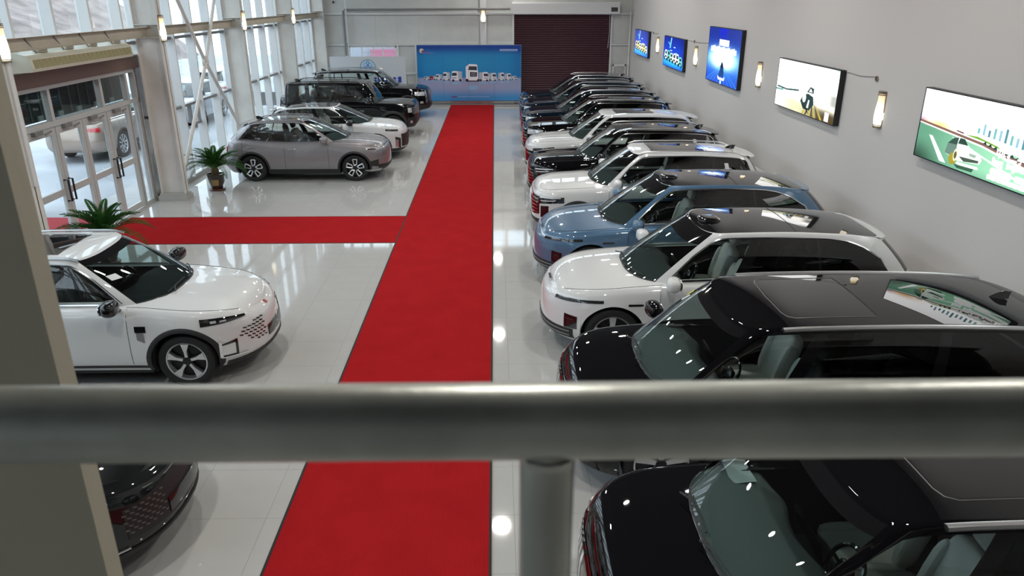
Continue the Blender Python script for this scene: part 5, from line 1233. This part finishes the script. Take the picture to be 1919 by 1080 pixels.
near = dict(L=4.68, W=1.90, fo=.90, wb=2.75, R=.37, Lf=1.05, nf=2.45, crown=.06, creases=[(.35, .60, .016, .09)],
  top=[(0, .86), (.10, .92), (.4, .985), (1.0, 1.04), (1.5, 1.08), (2.5, 1.08), (3.3, 1.10), (4.1, 1.15), (4.5, 1.1), (4.68, .96)],
  gB=(1.12, .85, 4.5, .45), gT=(2.10, .28, 4.05, .35), gTw=.63, gBw=.80, roof=[(1.85, 1.62), (2.3, 1.645), (3.0, 1.645), (3.6, 1.61), (4.2, 1.55)], wins=[(.80, 1.26), (1.32, 1.78), (1.80, 2.24)], vt=arch_vt, arch_trim=.06, priv=9, dlo_r=.012, wheel='blade5', mirror=GLOSSBLACK, seats=SEATDARK, dash=DASHBLACK, rails=(2.15, 3.9, .03, SATIN), rail_in=.02, pano=(2.5, 3.6), pano_m=.72, seatrows=(2.45, 3.3), sill_trim=False,
  front=[('headlight', LENS, .37, .80, (.865, .845), (.885, .935, .008), dict(off=.008, nu=14)), ('headlight_core', LENSCLEAR, .58, .64, (.87, .87), (.89, .89), dict(off=.012, nu=3)), ('headlight_core', LENSCLEAR, .67, .72, (.87, .87), (.90, .90), dict(off=.012, nu=3)), ('fender_vent', GLOSSBLACK, 1.09, 1.135, (.80, .80), (.88, .88), dict(off=.008)), ('vent_fin', GREYBAR, 1.10, 1.13, (.66, .70), (.79, .80), dict(off=.006)),
         ('corner_lamp', GLOSSBLACK, .52, .66, (.40, .40), (.62, .58)), ('corner_lamp_inner', WHITE, .545, .66, (.43, .43), (.575, .56), dict(off=.010)), ('corner_trim', CHROME, .66, .685, (.40, .40), (.62, .62), dict(off=.014, nu=2)), ('corner_trim', CHROME, .42, .67, (.385, .39), (.402, .405), dict(off=.014, nv=1)),
         ('sill_strip', PLASTIC, 1.10, 1.71, (.30, .30), (.335, .335), dict(off=.006)), ('lower_lip', PLASTIC, 0, .62, (.27, .27), (.37, .33), dict(off=.012)), ('number_plate', GLOSSBLACK, 0, .14, (.46, .46), (.60, .60), dict(off=.016)), ('emblem', mat('badge_red', (.4, .05, .05), rough=.3), 0, .008, (.815, .815), (.85, .85), dict(off=.012, nu=3, nv=2))]+
        [('grille_dash', GLOSSBLACK, .17+.052*k+.026*(r % 2), .20+.052*k+.026*(r % 2)+.012*(r/6), (.50+.042*r, .51+.042*r), (.516+.042*r, .526+.042*r), dict(off=.005, nu=2, nv=1)) for r in range(7) for k in range(int(7-abs(r-3.2)*1.1))])
cn_ = Car('crossover_car', 'near white crossover with black arches and a dotted grille by the red carpet junction', G_L, (-3.06-4.68/2, 9.52, 0), 0, WHITE, **near)
cd_ = Car('crossover_car', 'dark charcoal crossover half hidden behind the beige pillar and railing', G_L, (-2.88-4.68/2, 5.82, 0), 0, paint('charcoal', (.012, .014, .015), metal=.3), **dict(near, rails=None, front=[('headlight', LENS, .44, .86, (.82, .82), (.87, .905), dict(off=.008)), ('headlight_core', LENSCLEAR, .52, .70, (.84, .85), (.855, .868), dict(off=.012)), ('grille', PLASTIC, 0, .46, (.42, .46), (.78, .74)), ('lower_lip', PLASTIC, 0, .70, (.25, .25), (.36, .34), dict(off=.014)), ('lip_strip', SATIN, .46, .66, (.37, .36), (.385, .375), dict(off=.016, nv=1)), ('number_plate', GLOSSBLACK, 0, .16, (.46, .46), (.60, .60), dict(off=.016))]+
        [('grille_mesh', mat('mesh_grey', (.10, .105, .10), rough=.3), .17+.05*k+.025*(r % 2), .195+.05*k+.025*(r % 2), (.50+.035*r, .51+.035*r), (.515+.035*r, .525+.035*r), dict(off=.008, nu=2, nv=1)) for r in range(7) for k in range(6)]))
# outside, parked along the street
Car('parked_van', 'champagne car parked in the street outside the entrance doors', None, (-12.9, 25.6, -.1), math.pi/2, BEIGE, **dict(c500, seats=SEATDARK, rails=None, wheel='multi10', front=[], interior=False, spoiler=0))
Car('parked_car', 'pale silver car parked outside behind the cross brace', None, (-12.6, 31.8, -.1), -math.pi/2, PALE, **dict(ev, seats=SEATDARK, front=[], interior=False))
Car('parked_car', 'white car parked in the street outside the last glazed bay', None, (-13.2, 38.0, -.1), math.pi/2, WHITE, **dict(fam, front=[], interior=False))
# loose papers and tags
def onsheet(car, label, cat, y0, y1, d, wd, z=.02, m=PAPER, name='paper_sheet'):
    X_, Y_ = car.root.location.x, car.root.location.y; S = car.S; zt = car.ztop(S['gB'][0]+.2)
    P = []
    for k in range(5):
        y = y0+(y1-y0)*k/4; row = []
        for j in range(4):
            dd = d+wd*j/3; row.append((X_-car.X(dd), Y_-y, zt+z+.008*math.sin(k*1.2+j)))
        P.append(row)
    return tag(MB().grid(P).build(name, m), label, cat)

onsheet(c1, 'curled white sheet of paper lying on the pale dashboard of the black crossover', 'paper', -.86, -.55, 1.22, .2, .05)
cn_.sticker('windscreen_paper', PAPER, .44, .60, .50, .60, -1)
c2.sticker('windscreen_tag', YELLOWTAG, .50, .62, .70, .79, -1)
c2.sticker('windscreen_label', PAPER, .40, .46, .66, .76, -1)
c5.sticker('window_label', PAPER, 1.84, 1.88, .35, .70, 1)
c6.sticker('window_label', PAPER, 1.84, 1.88, .35, .70, 1)
